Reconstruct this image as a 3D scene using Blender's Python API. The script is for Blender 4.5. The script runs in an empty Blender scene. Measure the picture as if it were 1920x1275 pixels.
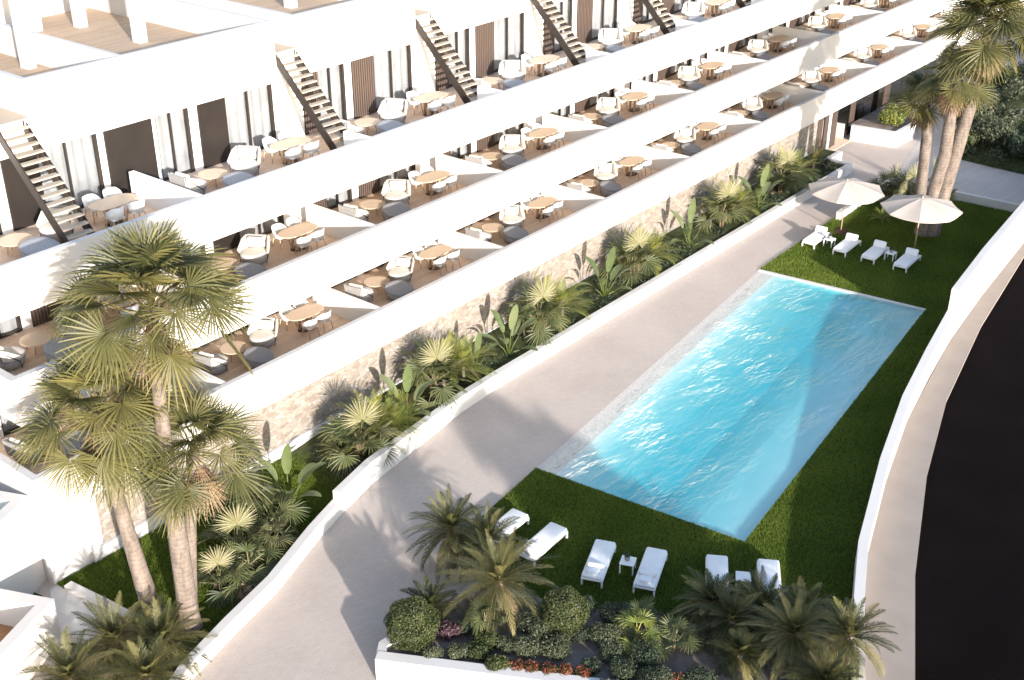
import bpy, math, random
import numpy as np
from mathutils import Vector, Matrix
R = math.radians
rng = np.random.default_rng(7)
random.seed(7)
scene = bpy.context.scene
col = scene.collection

# ------------------------------------------------------------------ materials
def newmat(name):
    m = bpy.data.materials.new(name); m.use_nodes = True
    nt = m.node_tree; b = nt.nodes['Principled BSDF']
    return m, nt, b
def N(nt, t, **kw):
    n = nt.nodes.new(t)
    for k, v in kw.items():
        if k in n.inputs: n.inputs[k].default_value = v
        else: setattr(n, k, v)
    return n
def ramp(nt, fac, stops):
    r = nt.nodes.new('ShaderNodeValToRGB'); e = r.color_ramp.elements
    while len(e) < len(stops): e.new(0.5)
    for el, (p, c) in zip(e, stops): el.position = p; el.color = (*c, 1)
    nt.links.new(fac, r.inputs['Fac']); return r.outputs['Color']
def coords(nt, scale=(1, 1, 1), rot=(0, 0, 0), kind='Object'):
    t = N(nt, 'ShaderNodeTexCoord'); mp = N(nt, 'ShaderNodeMapping')
    mp.inputs['Scale'].default_value = scale; mp.inputs['Rotation'].default_value = rot
    nt.links.new(t.outputs[kind], mp.inputs['Vector']); return mp.outputs['Vector']
def noise(nt, vec, scale, detail=4, rough=.55):
    n = N(nt, 'ShaderNodeTexNoise', Scale=scale, Detail=detail, Roughness=rough)
    nt.links.new(vec, n.inputs['Vector']); return n.outputs['Fac']
def bump(nt, b, h, strength=.2, dist=.02):
    bp = N(nt, 'ShaderNodeBump', Strength=strength, Distance=dist)
    nt.links.new(h, bp.inputs['Height']); nt.links.new(bp.outputs['Normal'], b.inputs['Normal'])
def simple(name, stops, scale=3, rough=.7, bmp=.1, bscale=40, spec=.4, dist=.01):
    m, nt, b = newmat(name); v = coords(nt)
    nt.links.new(ramp(nt, noise(nt, v, scale), stops), b.inputs['Base Color'])
    b.inputs['Roughness'].default_value = rough; b.inputs['Specular IOR Level'].default_value = spec
    if bmp: bump(nt, b, noise(nt, v, bscale), bmp, dist)
    return m
M = {}
M['plaster'] = simple('white_plaster_sun_dimmed', [(.3, (.535, .515, .50)), (.7, (.585, .568, .555))], .5, .85, .12, 30)  # outdoor copy of the one white paint, colour dimmed against full sun
M['plaster_in'] = simple('white_plaster_shade_lifted', [(.3, (.80, .785, .77)), (.7, (.85, .84, .825))], .6, .85, .1, 30)  # same paint on the terraces, colour kept brighter to offset their shade
M['plaster_cool'] = simple('white_render', [(.3, (0.4836, 0.4774, 0.4712)), (.7, (0.5332, 0.5301, 0.527))], .8, .8, .1, 30)
M['dark_metal'] = simple('dark_bronze_metal', [(.3, (0.02475, 0.0198, 0.01705)), (.7, (0.03575, 0.0275, 0.0242))], 3, .45, .03)
M['soil'] = simple('soil', [(.3, (0.1184, 0.0962, 0.0851)), (.7, (0.222, 0.1924, 0.1776))], 2, .95, .5, 25, .2)
M['bed'] = simple('bed_ground_cover', [(.3, (0.0222, 0.0333, 0.0111)), (.55, (0.0518, 0.0629, 0.0222)), (.8, (0.1184, 0.0962, 0.0666))], 3.5, .95, .8, 30, .2, .05)
M['asphalt'] = simple('asphalt', [(.25, (.0036, .0024, .0026)), (.5, (.0050, .0034, .0037)), (.75, (.0066, .0047, .0050))], .35, .95, .3, 80, .04)
M['pavement'] = simple('pavement_concrete', [(.3, (0.2667, 0.2275, 0.2)), (.7, (0.3059, 0.2628, 0.2314))], .8, .9, .2, 60, .25)
M['ground'] = simple('dry_ground', [(.3, (0.2442, 0.2072, 0.1628)), (.7, (0.333, 0.2812, 0.2294))], .2, .95, .3, 5)
M['lounger_fab'] = simple('white_outdoor_fabric', [(.3, (0.744, 0.744, 0.7533)), (.7, (0.7998, 0.7998, 0.8091))], 6, .8, .15, 120)
M['white_metal'] = simple('white_powder_coat', [(.3, (0.738, 0.738, 0.738)), (.7, (0.774, 0.774, 0.774))], 4, .4, 0)
M['cushion'] = simple('cream_cushion', [(.3, (0.5772, 0.546, 0.4992)), (.7, (0.6396, 0.6084, 0.5616))], 8, .85, .2, 90)
M['shell'] = simple('grey_woven_shell', [(.35, (0.288, 0.2808, 0.2772)), (.65, (0.3456, 0.3384, 0.3348))], 30, .85, .35, 140)
M['pouf'] = simple('grey_pouf_fabric', [(.35, (.30, .30, .315)), (.65, (.37, .37, .385))], 20, .85, .3, 140)
M['strap'] = simple('dark_strap', [(.3, (.05, .045, .04)), (.7, (.08, .07, .065))], 10, .6, 0)
M['chair_white'] = simple('white_chair_shell', [(.3, (0.7176, 0.6992, 0.6716)), (.7, (0.782, 0.7636, 0.736))], 6, .6, .05)
M['canopy'] = simple('cream_canvas', [(.3, (.40, .355, .32)), (.7, (.44, .395, .36))], 1.5, .85, .15, 150)
M['pot'] = simple('grey_pot', [(.3, (.18, .18, .18)), (.7, (.3, .3, .3))], 20, .5, .1)
M['mulch'] = simple('mulch', [(.3, (0.0666, 0.037, 0.0296)), (.7, (0.148, 0.0888, 0.0666))], 9, .95, .8, 40, .1)
M['curtain'] = simple('pale_curtain', [(.3, (.255, .26, .275)), (.5, (.31, .312, .325)), (.7, (.36, .36, .37))], 1.1, .9, 0)
M['pebble'] = simple('pale_pebble_render', [(.25, (0.37, 0.3478, 0.3256)), (.5, (0.4884, 0.4662, 0.444)), (.8, (0.5772, 0.5624, 0.5402))], 9, .7, .5, 30)

def wood(name, c1, c2, gap, plank=.14, length=2.6, rough=.65):
    m, nt, b = newmat(name); v = coords(nt)
    br = N(nt, 'ShaderNodeTexBrick', offset=.37, squash=1)
    br.inputs['Scale'].default_value = 1; br.inputs['Brick Width'].default_value = length
    br.inputs['Row Height'].default_value = plank; br.inputs['Mortar Size'].default_value = .006
    br.inputs['Mortar Smooth'].default_value = .2; br.inputs['Bias'].default_value = 0
    br.inputs['Color1'].default_value = (*c1, 1); br.inputs['Color2'].default_value = (*c2, 1); br.inputs['Mortar'].default_value = (*gap, 1)
    nt.links.new(v, br.inputs['Vector'])
    g = noise(nt, coords(nt, (1.2, 26, 26)), 3, 5)
    mx = N(nt, 'ShaderNodeMix', data_type='RGBA', blend_type='MULTIPLY'); mx.inputs['Factor'].default_value = .55
    nt.links.new(br.outputs['Color'], mx.inputs[6])
    nt.links.new(ramp(nt, g, [(.3, (.72, .70, .68)), (.7, (1.12, 1.1, 1.08))]), mx.inputs[7])
    nt.links.new(mx.outputs[2], b.inputs['Base Color']); b.inputs['Roughness'].default_value = rough
    b.inputs['Specular IOR Level'].default_value = .3
    bump(nt, b, br.outputs['Fac'], -.4, .01)
    return m
M['deck'] = wood('timber_decking', (.84, .655, .505), (.72, .545, .41), (.32, .235, .175))
M['roofdeck'] = wood('pale_timber_decking', (.50, .385, .28), (.43, .32, .225), (.22, .16, .11))
M['reddeck'] = wood('orange_timber_decking', (.36, .19, .10), (.25, .13, .07), (.04, .03, .02))
def furn_wood(name, c1, c2):
    m, nt, b = newmat(name); g = noise(nt, coords(nt, (1.5, 18, 18)), 3, 5)
    nt.links.new(ramp(nt, g, [(.3, c1), (.7, c2)]), b.inputs['Base Color']); b.inputs['Roughness'].default_value = .55
    return m
M['oak'] = furn_wood('oak', (0.5632, 0.4224, 0.2992), (0.6688, 0.528, 0.396))
M['leg_wood'] = furn_wood('oak_leg', (.46, .31, .19), (.58, .41, .27))
M['tread'] = furn_wood('pale_tread', (0.45, 0.375, 0.2925), (0.525, 0.45, 0.36))

def slats():
    m, nt, b = newmat('brown_slats'); v = coords(nt)
    w = N(nt, 'ShaderNodeTexWave', wave_type='BANDS', bands_direction='X', wave_profile='SIN', Scale=2.6, Distortion=0)
    nt.links.new(v, w.inputs['Vector'])
    g = noise(nt, coords(nt, (20, 20, 1)), 2)
    mx = N(nt, 'ShaderNodeMix', data_type='RGBA', blend_type='MULTIPLY'); mx.inputs['Factor'].default_value = .5
    nt.links.new(ramp(nt, w.outputs['Fac'], [(.12, (.020, .013, .010)), (.4, (.085, .056, .043)), (.9, (.10, .068, .053))]), mx.inputs[6])
    nt.links.new(ramp(nt, g, [(.3, (.7, .7, .7)), (.7, (1.15, 1.1, 1.1))]), mx.inputs[7])
    nt.links.new(mx.outputs[2], b.inputs['Base Color']); b.inputs['Roughness'].default_value = .6
    bump(nt, b, w.outputs['Fac'], .7, .03); return m
M['slats'] = slats()
M['dark_panel'] = simple('dark_lacquer_panel', [(.3, (0.016, 0.012, 0.0104)), (.7, (0.0216, 0.0168, 0.0144))], 1.2, .5, .02)

def paving(name, ca, cb, mortar, bw, rh, mort=.004, rot=0, big=.35):
    m, nt, b = newmat(name)
    br = N(nt, 'ShaderNodeTexBrick', offset=.5)
    br.inputs['Scale'].default_value = 1; br.inputs['Brick Width'].default_value = bw; br.inputs['Row Height'].default_value = rh
    br.inputs['Mortar Size'].default_value = mort; br.inputs['Mortar Smooth'].default_value = .6
    br.inputs['Color1'].default_value = (*ca, 1); br.inputs['Color2'].default_value = (*cb, 1); br.inputs['Mortar'].default_value = (*mortar, 1)
    nt.links.new(coords(nt, rot=(0, 0, rot)), br.inputs['Vector'])
    mx = N(nt, 'ShaderNodeMix', data_type='RGBA', blend_type='MULTIPLY'); mx.inputs['Factor'].default_value = .8
    nt.links.new(br.outputs['Color'], mx.inputs[6])
    nt.links.new(ramp(nt, noise(nt, coords(nt), big, 6), [(.3, (.90, .89, .88)), (.7, (1.05, 1.05, 1.05))]), mx.inputs[7])
    mx2 = N(nt, 'ShaderNodeMix', data_type='RGBA', blend_type='MULTIPLY'); mx2.inputs['Factor'].default_value = .6
    nt.links.new(mx.outputs[2], mx2.inputs[6])
    nt.links.new(ramp(nt, noise(nt, coords(nt), 14, 3), [(.3, (.93, .92, .91)), (.7, (1.05, 1.05, 1.05))]), mx2.inputs[7])
    nt.links.new(mx2.outputs[2], b.inputs['Base Color']); b.inputs['Roughness'].default_value = .85
    b.inputs['Specular IOR Level'].default_value = .25
    bump(nt, b, noise(nt, coords(nt), 18, 4), .25, .01); return m
M['paving'] = paving('cream_paving', (.475, .413, .372), (.442, .385, .347), (.385, .338, .306), .2, .1, .006, R(20))
M['lane'] = paving('grey_lane_paving', (0.481, 0.4473, 0.4329), (0.4425, 0.4137, 0.404), (0.3175, 0.2982, 0.2886), 3.0, .3, .012, R(8))

def stone():
    m, nt, b = newmat('cream_rubble_stone')
    v = coords(nt, (2.6, 2.6, 4.6))
    d = N(nt, 'ShaderNodeTexNoise', Scale=1.3, Detail=2); nt.links.new(v, d.inputs['Vector'])
    ad = N(nt, 'ShaderNodeMix', data_type='RGBA', blend_type='LINEAR_LIGHT'); ad.inputs['Factor'].default_value = .35
    nt.links.new(v, ad.inputs[6]); nt.links.new(d.outputs['Color'], ad.inputs[7])
    vo = N(nt, 'ShaderNodeTexVoronoi', feature='F1', Scale=1.5, Randomness=.9); nt.links.new(ad.outputs[2], vo.inputs['Vector'])
    ve = N(nt, 'ShaderNodeTexVoronoi', feature='DISTANCE_TO_EDGE', Scale=1.5, Randomness=.9); nt.links.new(ad.outputs[2], ve.inputs['Vector'])
    sx = N(nt, 'ShaderNodeSeparateColor'); nt.links.new(vo.outputs['Color'], sx.inputs['Color'])
    c = ramp(nt, sx.outputs['Red'], [(.1, (0.2253, 0.1893, 0.16)), (.4, (0.2705, 0.2389, 0.2097)), (.65, (0.3065, 0.2794, 0.2524)), (.85, (0.2794, 0.2298, 0.1848)), (1, (0.3291, 0.311, 0.2885))])
    mx = N(nt, 'ShaderNodeMix', data_type='RGBA', blend_type='MULTIPLY'); mx.inputs['Factor'].default_value = 1
    nt.links.new(c, mx.inputs[6])
    nt.links.new(ramp(nt, ve.outputs['Distance'], [(.0, (.74, .71, .68)), (.06, (1, 1, 1))]), mx.inputs[7])
    nt.links.new(mx.outputs[2], b.inputs['Base Color']); b.inputs['Roughness'].default_value = .9
    b.inputs['Specular IOR Level'].default_value = .2
    r2 = ramp(nt, ve.outputs['Distance'], [(0, (0, 0, 0)), (.12, (1, 1, 1))])
    bump(nt, b, r2, .5, .03); return m
M['stone'] = stone()

def leafmat(name, stops, trans=.25, rough=.5, spec=.35):
    m, nt, b = newmat(name)
    a = N(nt, 'ShaderNodeAttribute', attribute_name='tint')
    c = ramp(nt, a.outputs['Fac'], stops)
    nt.links.new(c, b.inputs['Base Color']); b.inputs['Roughness'].default_value = rough
    b.inputs['Specular IOR Level'].default_value = spec
    tr = N(nt, 'ShaderNodeBsdfTranslucent'); nt.links.new(c, tr.inputs['Color'])
    mx = N(nt, 'ShaderNodeMixShader'); mx.inputs['Fac'].default_value = trans
    nt.links.new(b.outputs[0], mx.inputs[1]); nt.links.new(tr.outputs[0], mx.inputs[2])
    nt.links.new(mx.outputs[0], nt.nodes['Material Output'].inputs['Surface']); return m
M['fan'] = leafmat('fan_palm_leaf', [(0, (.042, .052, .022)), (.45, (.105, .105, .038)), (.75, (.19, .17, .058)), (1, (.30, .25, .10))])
M['dead'] = leafmat('dry_palm_leaf', [(0, (0.148, 0.0962, 0.0592)), (1, (0.2664, 0.185, 0.1184))], .1, .8)
M['palefan'] = leafmat('pale_fan_leaf', [(0, (.05, .07, .03)), (.5, (.11, .125, .05)), (.85, (.19, .185, .085)), (1, (.27, .25, .15))])
M['feather'] = leafmat('feather_palm_leaf', [(0, (.022, .030, .012)), (.45, (.068, .074, .027)), (.8, (.165, .155, .055)), (1, (.30, .25, .11))])
M['areca'] = leafmat('yellow_green_leaf', [(0, (0.08658, 0.1154, 0.02886)), (.5, (0.1828, 0.2116, 0.0481)), (1, (0.3271, 0.3175, 0.07696))])
M['banana'] = leafmat('paddle_leaf', [(0, (.06, .09, .035)), (.5, (.12, .155, .065)), (1, (.21, .235, .12))], .3, .4, .4)
M['ball'] = leafmat('topiary_leaf', [(0, (0.0222, 0.0333, 0.0111)), (.5, (0.0481, 0.0629, 0.02072)), (1, (0.0962, 0.1036, 0.0333))], .15)
M['shrub'] = leafmat('grey_green_leaf', [(0, (0.03238, 0.0444, 0.02405)), (.5, (0.06938, 0.08325, 0.0444)), (1, (0.1388, 0.1434, 0.08788))], .15)
M['darkshrub'] = leafmat('dark_leaf', [(0, (0.01776, 0.02886, 0.01776)), (.5, (0.04218, 0.05772, 0.0333)), (1, (0.0888, 0.1055, 0.0555))], .15)
M['red'] = leafmat('red_flower_leaf', [(0, (0.037, 0.0444, 0.0185)), (.5, (0.0629, 0.0555, 0.0222)), (.62, (0.222, 0.0444, 0.0222)), (1, (0.3552, 0.0962, 0.0518))], .15)
M['purple'] = leafmat('purple_leaf', [(0, (0.0444, 0.0222, 0.0259)), (1, (0.148, 0.0814, 0.0962))], .15)
M['grassblade'] = leafmat('grass_blade', [(0, (0.07475, 0.1207, 0.0161)), (.5, (0.138, 0.1955, 0.0299)), (1, (0.23, 0.276, 0.05175))], .3, .6, .2)
M['lawn'] = simple('lawn_turf', [(.3, (.020, .034, .007)), (.7, (.040, .060, .012))], 5, .95, .6, 60, .1, .03)
def trunkmat():
    m, nt, b = newmat('palm_trunk'); v = coords(nt)
    w = N(nt, 'ShaderNodeTexWave', wave_type='BANDS', bands_direction='Z', Scale=1.9, Distortion=3.5, Detail=3)
    w.inputs['Detail Scale'].default_value = 2.2; nt.links.new(v, w.inputs['Vector'])
    n = noise(nt, coords(nt, (1, 1, .35)), 5, 6, .65)
    mx = N(nt, 'ShaderNodeMix', data_type='RGBA', blend_type='MULTIPLY'); mx.inputs['Factor'].default_value = .75
    nt.links.new(ramp(nt, n, [(.32, (.105, .085, .072)), (.5, (.18, .148, .128)), (.68, (.235, .198, .172))]), mx.inputs[6])
    nt.links.new(ramp(nt, w.outputs['Fac'], [(.03, (.80, .77, .75)), (.2, (1.02, 1.02, 1.02))]), mx.inputs[7])
    nt.links.new(mx.outputs[2], b.inputs['Base Color']); b.inputs['Roughness'].default_value = .9
    b.inputs['Specular IOR Level'].default_value = .15
    bump(nt, b, w.outputs['Fac'], .25, .03); return m
M['trunk'] = trunkmat()

def front_fresnel(nt, ior, normal=None):
    fr = N(nt, 'ShaderNodeFresnel', IOR=ior); ge = N(nt, 'ShaderNodeNewGeometry')
    if normal is not None: nt.links.new(normal, fr.inputs['Normal'])
    iv = N(nt, 'ShaderNodeMath', operation='SUBTRACT'); iv.inputs[0].default_value = 1
    nt.links.new(ge.outputs['Backfacing'], iv.inputs[1])
    mu = N(nt, 'ShaderNodeMath', operation='MULTIPLY', use_clamp=True)
    nt.links.new(fr.outputs[0], mu.inputs[0]); nt.links.new(iv.outputs[0], mu.inputs[1]); return mu.outputs[0]
def glassmat():
    m, nt, b = newmat('window_glass')
    tr = N(nt, 'ShaderNodeBsdfTransparent'); tr.inputs['Color'].default_value = (.95, .96, .96, 1)
    gl = N(nt, 'ShaderNodeBsdfGlossy'); gl.inputs['Roughness'].default_value = .02
    mx = N(nt, 'ShaderNodeMixShader'); nt.links.new(front_fresnel(nt, 1.6), mx.inputs['Fac'])
    nt.links.new(tr.outputs[0], mx.inputs[1]); nt.links.new(gl.outputs[0], mx.inputs[2])
    nt.links.new(mx.outputs[0], nt.nodes['Material Output'].inputs['Surface']); return m
M['glass'] = glassmat()
def lobbyglass():
    m, nt, b = newmat('lobby_glass')
    tr = N(nt, 'ShaderNodeBsdfTransparent'); tr.inputs['Color'].default_value = (.45, .48, .46, 1)
    gl = N(nt, 'ShaderNodeBsdfGlossy'); gl.inputs['Roughness'].default_value = .01
    mx = N(nt, 'ShaderNodeMixShader'); mx.inputs['Fac'].default_value = .45
    nt.links.new(tr.outputs[0], mx.inputs[1]); nt.links.new(gl.outputs[0], mx.inputs[2])
    nt.links.new(mx.outputs[0], nt.nodes['Material Output'].inputs['Surface']); return m
M['lobbyglass'] = lobbyglass()
P0 = Vector((29.84, 23.01)); PA = Vector((math.cos(R(6.25)), math.sin(R(6.25)))); PB = Vector((PA.y, -PA.x))
def watermat():
    m, nt, b = newmat('pool_water')
    v = coords(nt, (1, 1, 1), (0, 0, 0))
    v2 = coords(nt, (.55, 1.5, 1), (0, 0, R(-39)))
    n1 = noise(nt, v2, .8, 5, .58); n2 = noise(nt, v2, 4.5, 3, .5)
    ad = N(nt, 'ShaderNodeMath', operation='MULTIPLY_ADD'); ad.inputs[1].default_value = .22
    nt.links.new(n2, ad.inputs[0]); nt.links.new(n1, ad.inputs[2])
    # ripples livelier along the beach side and the near end, calmer on the far right
    sp = N(nt, 'ShaderNodeSeparateXYZ'); nt.links.new(coords(nt), sp.inputs[0])
    def lin(ax, ay, c):
        a_ = N(nt, 'ShaderNodeMath', operation='MULTIPLY_ADD'); a_.inputs[1].default_value = ax; a_.inputs[2].default_value = c
        nt.links.new(sp.outputs['X'], a_.inputs[0])
        b_ = N(nt, 'ShaderNodeMath', operation='MULTIPLY_ADD'); b_.inputs[1].default_value = ay
        nt.links.new(sp.outputs['Y'], b_.inputs[0]); nt.links.new(a_.outputs[0], b_.inputs[2]); return b_.outputs[0]
    bb = lin(PB.x, PB.y, -(P0.x * PB.x + P0.y * PB.y))
    calm = N(nt, 'ShaderNodeMapRange'); calm.inputs['From Min'].default_value = 2.2; calm.inputs['From Max'].default_value = 6.5
    calm.inputs['To Min'].default_value = 1.0; calm.inputs['To Max'].default_value = .34; nt.links.new(bb, calm.inputs['Value'])
    patch = N(nt, 'ShaderNodeMapRange'); patch.inputs['From Min'].default_value = .38; patch.inputs['From Max'].default_value = .62
    patch.inputs['To Min'].default_value = .12; patch.inputs['To Max'].default_value = 1.25
    nt.links.new(noise(nt, coords(nt), .42, 3), patch.inputs['Value'])
    am = N(nt, 'ShaderNodeMath', operation='MULTIPLY'); nt.links.new(calm.outputs[0], am.inputs[0]); nt.links.new(patch.outputs[0], am.inputs[1])
    bp = N(nt, 'ShaderNodeBump', Strength=.9, Distance=.62); nt.links.new(am.outputs[0], bp.inputs['Strength']); nt.links.new(ad.outputs[0], bp.inputs['Height'])
    tr = N(nt, 'ShaderNodeBsdfTransparent'); tr.inputs['Color'].default_value = (1, 1, 1, 1)
    gl = N(nt, 'ShaderNodeBsdfGlossy'); gl.inputs['Roughness'].default_value = .03
    nt.links.new(bp.outputs[0], gl.inputs['Normal'])
    mx = N(nt, 'ShaderNodeMixShader'); nt.links.new(front_fresnel(nt, 1.75, bp.outputs[0]), mx.inputs['Fac'])
    nt.links.new(tr.outputs[0], mx.inputs[1]); nt.links.new(gl.outputs[0], mx.inputs[2])
    out = nt.nodes['Material Output']; nt.links.new(mx.outputs[0], out.inputs['Surface'])
    va = N(nt, 'ShaderNodeVolumeAbsorption', Density=2.1); va.inputs['Color'].default_value = (.09, .83, .885, 1)
    nt.links.new(va.outputs[0], out.inputs['Volume']); return m
M['water'] = watermat()
M['tile'] = simple('pool_tile', [(.3, (0.4356, 0.5148, 0.528)), (.7, (0.4884, 0.5478, 0.5544))], 1.0, .5, 0)

# ------------------------------------------------------------------ mesh helpers
class MB:
    def __init__(s): s.v = []; s.f = []; s.t = []
    def add(s, vs, fs, tint=None):
        o = len(s.v); s.v += [tuple(map(float, p)) for p in vs]; s.f += [tuple(int(i) + o for i in f) for f in fs]
        s.t += ([.5] * len(fs) if tint is None else list(tint))
        return s
    def box(s, x0, y0, z0, x1, y1, z1):
        v = [(x0, y0, z0), (x1, y0, z0), (x1, y1, z0), (x0, y1, z0), (x0, y0, z1), (x1, y0, z1), (x1, y1, z1), (x0, y1, z1)]
        return s.add(v, [(0, 3, 2, 1), (4, 5, 6, 7), (0, 1, 5, 4), (1, 2, 6, 5), (2, 3, 7, 6), (3, 0, 4, 7)])
    def obox(s, c, sz, rz=0, ry=0, rx=0):
        mt = Matrix.Translation(c) @ Matrix.Rotation(rz, 4, 'Z') @ Matrix.Rotation(ry, 4, 'Y') @ Matrix.Rotation(rx, 4, 'X')
        h = [x / 2 for x in sz]
        v = [mt @ Vector((a * h[0], b * h[1], cc * h[2])) for cc in (-1, 1) for (a, b) in ((-1, -1), (1, -1), (1, 1), (-1, 1))]
        return s.add(v, [(0, 3, 2, 1), (4, 5, 6, 7), (0, 1, 5, 4), (1, 2, 6, 5), (2, 3, 7, 6), (3, 0, 4, 7)])
    def rbox(s, c, sz, r=.04, rz=0, ry=0, rx=0, seg=3, pinch=0):
        """rounded box (rounded outline in plan and rounded top/bottom edges)"""
        mt = Matrix.Translation(c) @ Matrix.Rotation(rz, 4, 'Z') @ Matrix.Rotation(ry, 4, 'Y') @ Matrix.Rotation(rx, 4, 'X')
        hx, hy, hz = [x / 2 for x in sz]; r = min(r, hx, hy); rr = min(r, hz)
        rings = []
        for k in range(-seg, seg + 1):
            if k == 0: continue
            a = (abs(k) - 1) / (seg - 1) * math.pi / 2
            ins = rr * (1 - math.cos(a)); z = math.copysign(hz - rr + rr * math.sin(a), k)
            rings.append((z, ins))
        nv = []; cs = 4
        for z, ins in rings:
            for (cx, cy, a0) in ((hx - r, hy - r, 0), (-hx + r, hy - r, 90), (-hx + r, -hy + r, 180), (hx - r, -hy + r, 270)):
                for q in range(cs):
                    a = R(a0 + 90 * q / (cs - 1)); rad = max(r - ins, .001)
                    nv.append(mt @ Vector((cx + rad * math.cos(a), cy + rad * math.sin(a), z)))
        n = 4 * cs; fs = []
        for j in range(len(rings) - 1):
            for i in range(n): fs.append((j * n + i, j * n + (i + 1) % n, (j + 1) * n + (i + 1) % n, (j + 1) * n + i))
        fs.append(tuple(range(n - 1, -1, -1))); fs.append(tuple((len(rings) - 1) * n + i for i in range(n)))
        return s.add(nv, fs)
    def tube(s, pts, rad, n=10, cap=True):
        pts = [Vector(p) for p in pts]; rad = rad if hasattr(rad, '__len__') else [rad] * len(pts); vs = []
        for i, p in enumerate(pts):
            d = (pts[min(i + 1, len(pts) - 1)] - pts[max(i - 1, 0)]).normalized()
            a = d.orthogonal() if abs(d.z) < .9 else Vector((0, 1, 0)).cross(d)
            if abs(d.z) >= .9: a = Vector((1, 0, 0)) - d * d.x
            a.normalize(); b = d.cross(a)
            vs += [p + (a * math.cos(2 * math.pi * k / n) + b * math.sin(2 * math.pi * k / n)) * rad[i] for k in range(n)]
        fs = [(j * n + i, j * n + (i + 1) % n, (j + 1) * n + (i + 1) % n, (j + 1) * n + i) for j in range(len(pts) - 1) for i in range(n)]
        if cap: fs += [tuple(range(n - 1, -1, -1)), tuple((len(pts) - 1) * n + i for i in range(n))]
        return s.add(vs, fs)
    def lathe(s, prof, n=28, sx=1, sy=1, c=(0, 0, 0)):
        vs = [(c[0] + r * sx * math.cos(2 * math.pi * k / n), c[1] + r * sy * math.sin(2 * math.pi * k / n), c[2] + z) for r, z in prof for k in range(n)]
        fs = [(j * n + i, j * n + (i + 1) % n, (j + 1) * n + (i + 1) % n, (j + 1) * n + i) for j in range(len(prof) - 1) for i in range(n)]
        fs += [tuple(range(n - 1, -1, -1)), tuple((len(prof) - 1) * n + i for i in range(n))]
        return s.add(vs, fs)
    def poly(s, pts, z): return s.add([(x, y, z) for x, y in pts], [tuple(range(len(pts)))])
    def prism(s, pts, z0, z1):
        n = len(pts); zz = z1 if hasattr(z1, '__len__') else [z1] * n
        v = [(x, y, z0) for x, y in pts] + [(x, y, zz[i]) for i, (x, y) in enumerate(pts)]
        return s.add(v, [tuple(range(n - 1, -1, -1)), tuple(range(n, 2 * n))] + [(i, (i + 1) % n, n + (i + 1) % n, n + i) for i in range(n)])
    def strip_wall(s, line, th, z0, tops):
        """wall along a polyline; `line` is its right-hand face, thickness to the left, per-vertex top heights"""
        L = [Vector(p) for p in line]; off = []
        for i in range(len(L)):
            d = (L[min(i + 1, len(L) - 1)] - L[max(i - 1, 0)]).normalized(); off.append(L[i] + Vector((-d.y, d.x)) * th)
        n = len(L); vs = []
        for i in range(n): vs += [(L[i].x, L[i].y, z0), (off[i].x, off[i].y, z0), (off[i].x, off[i].y, tops[i]), (L[i].x, L[i].y, tops[i])]
        fs = []
        for i in range(n - 1):
            a = i * 4; b = a + 4
            for k in range(4): fs.append((a + k, b + k, b + (k + 1) % 4, a + (k + 1) % 4)[::-1])
        fs += [(0, 1, 2, 3), tuple((n - 1) * 4 + k for k in (3, 2, 1, 0))]
        return s.add(vs, fs)
    def build(s, name, mat, parent=None, smooth=False, loc=None, bevel=0):
        me = bpy.data.meshes.new(name); me.from_pydata(s.v, [], s.f); me.materials.append(mat)
        if smooth: me.polygons.foreach_set('use_smooth', [True] * len(s.f))
        return link(name, me, parent, loc, bevel)
def link(name, me, parent=None, loc=None, bevel=0):
    me.update()
    o = bpy.data.objects.new(name, me); col.objects.link(o)
    if parent:
        o.parent = parent
        if parent.get('world'): o.matrix_parent_inverse = Matrix.Translation(-Vector(parent.location))
    if loc is not None: o.location = loc
    if bevel:
        b = o.modifiers.new('edge', 'BEVEL'); b.width = bevel; b.segments = 2; b.limit_method = 'ANGLE'
    return o
def quads(name, V, Q, T, mat, parent=None, loc=None, smooth=False, four=True):
    """numpy mesh of quads with a per-face tint"""
    me = bpy.data.meshes.new(name); k = Q.shape[1]
    me.vertices.add(len(V)); me.vertices.foreach_set('co', np.asarray(V, np.float32).ravel())
    me.loops.add(Q.size); me.loops.foreach_set('vertex_index', Q.astype(np.int32).ravel())
    me.polygons.add(len(Q)); me.polygons.foreach_set('loop_start', np.arange(0, Q.size, k, dtype=np.int32))
    me.update(calc_edges=True); me.validate()
    a = me.attributes.new('tint', 'FLOAT', 'FACE'); a.data.foreach_set('value', np.asarray(T, np.float32))
    if smooth: me.polygons.foreach_set('use_smooth', [True] * len(Q))
    me.materials.append(mat)
    return link(name, me, parent, loc)
class NB:
    def __init__(s): s.V = []; s.Q = []; s.T = []; s.n = 0
    def add(s, V, Q, T):
        s.V.append(V); s.Q.append(Q + s.n); s.T.append(T); s.n += len(V)
    def build(s, name, mat, parent=None, loc=None, smooth=False):
        return quads(name, np.concatenate(s.V), np.concatenate(s.Q), np.concatenate(s.T), mat, parent, loc, smooth)
def tag(o, label=None, cat=None, group=None, kind=None):
    if label: o['label'] = label
    if cat: o['category'] = cat
    if group: o['group'] = group
    if kind: o['kind'] = kind
    return o
def thing(name, label, cat, loc=(0, 0, 0), rz=0, group=None, world=False):
    o = bpy.data.objects.new(name, None); col.objects.link(o); o.location = loc; o.rotation_euler = (0, 0, rz)
    o.empty_display_size = .3
    if world: o['world'] = 1
    return tag(o, label, cat, group)
kids = {}
def copy_tree(o, parent=None):
    c = o.copy(); col.objects.link(c)
    if parent: c.parent = parent
    for ch in kids_of(o): copy_tree(ch, c)
    return c
def kids_of(o):
    if o.name not in kids: kids[o.name] = [x for x in bpy.data.objects if x.parent == o]
    return kids[o.name]
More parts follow.
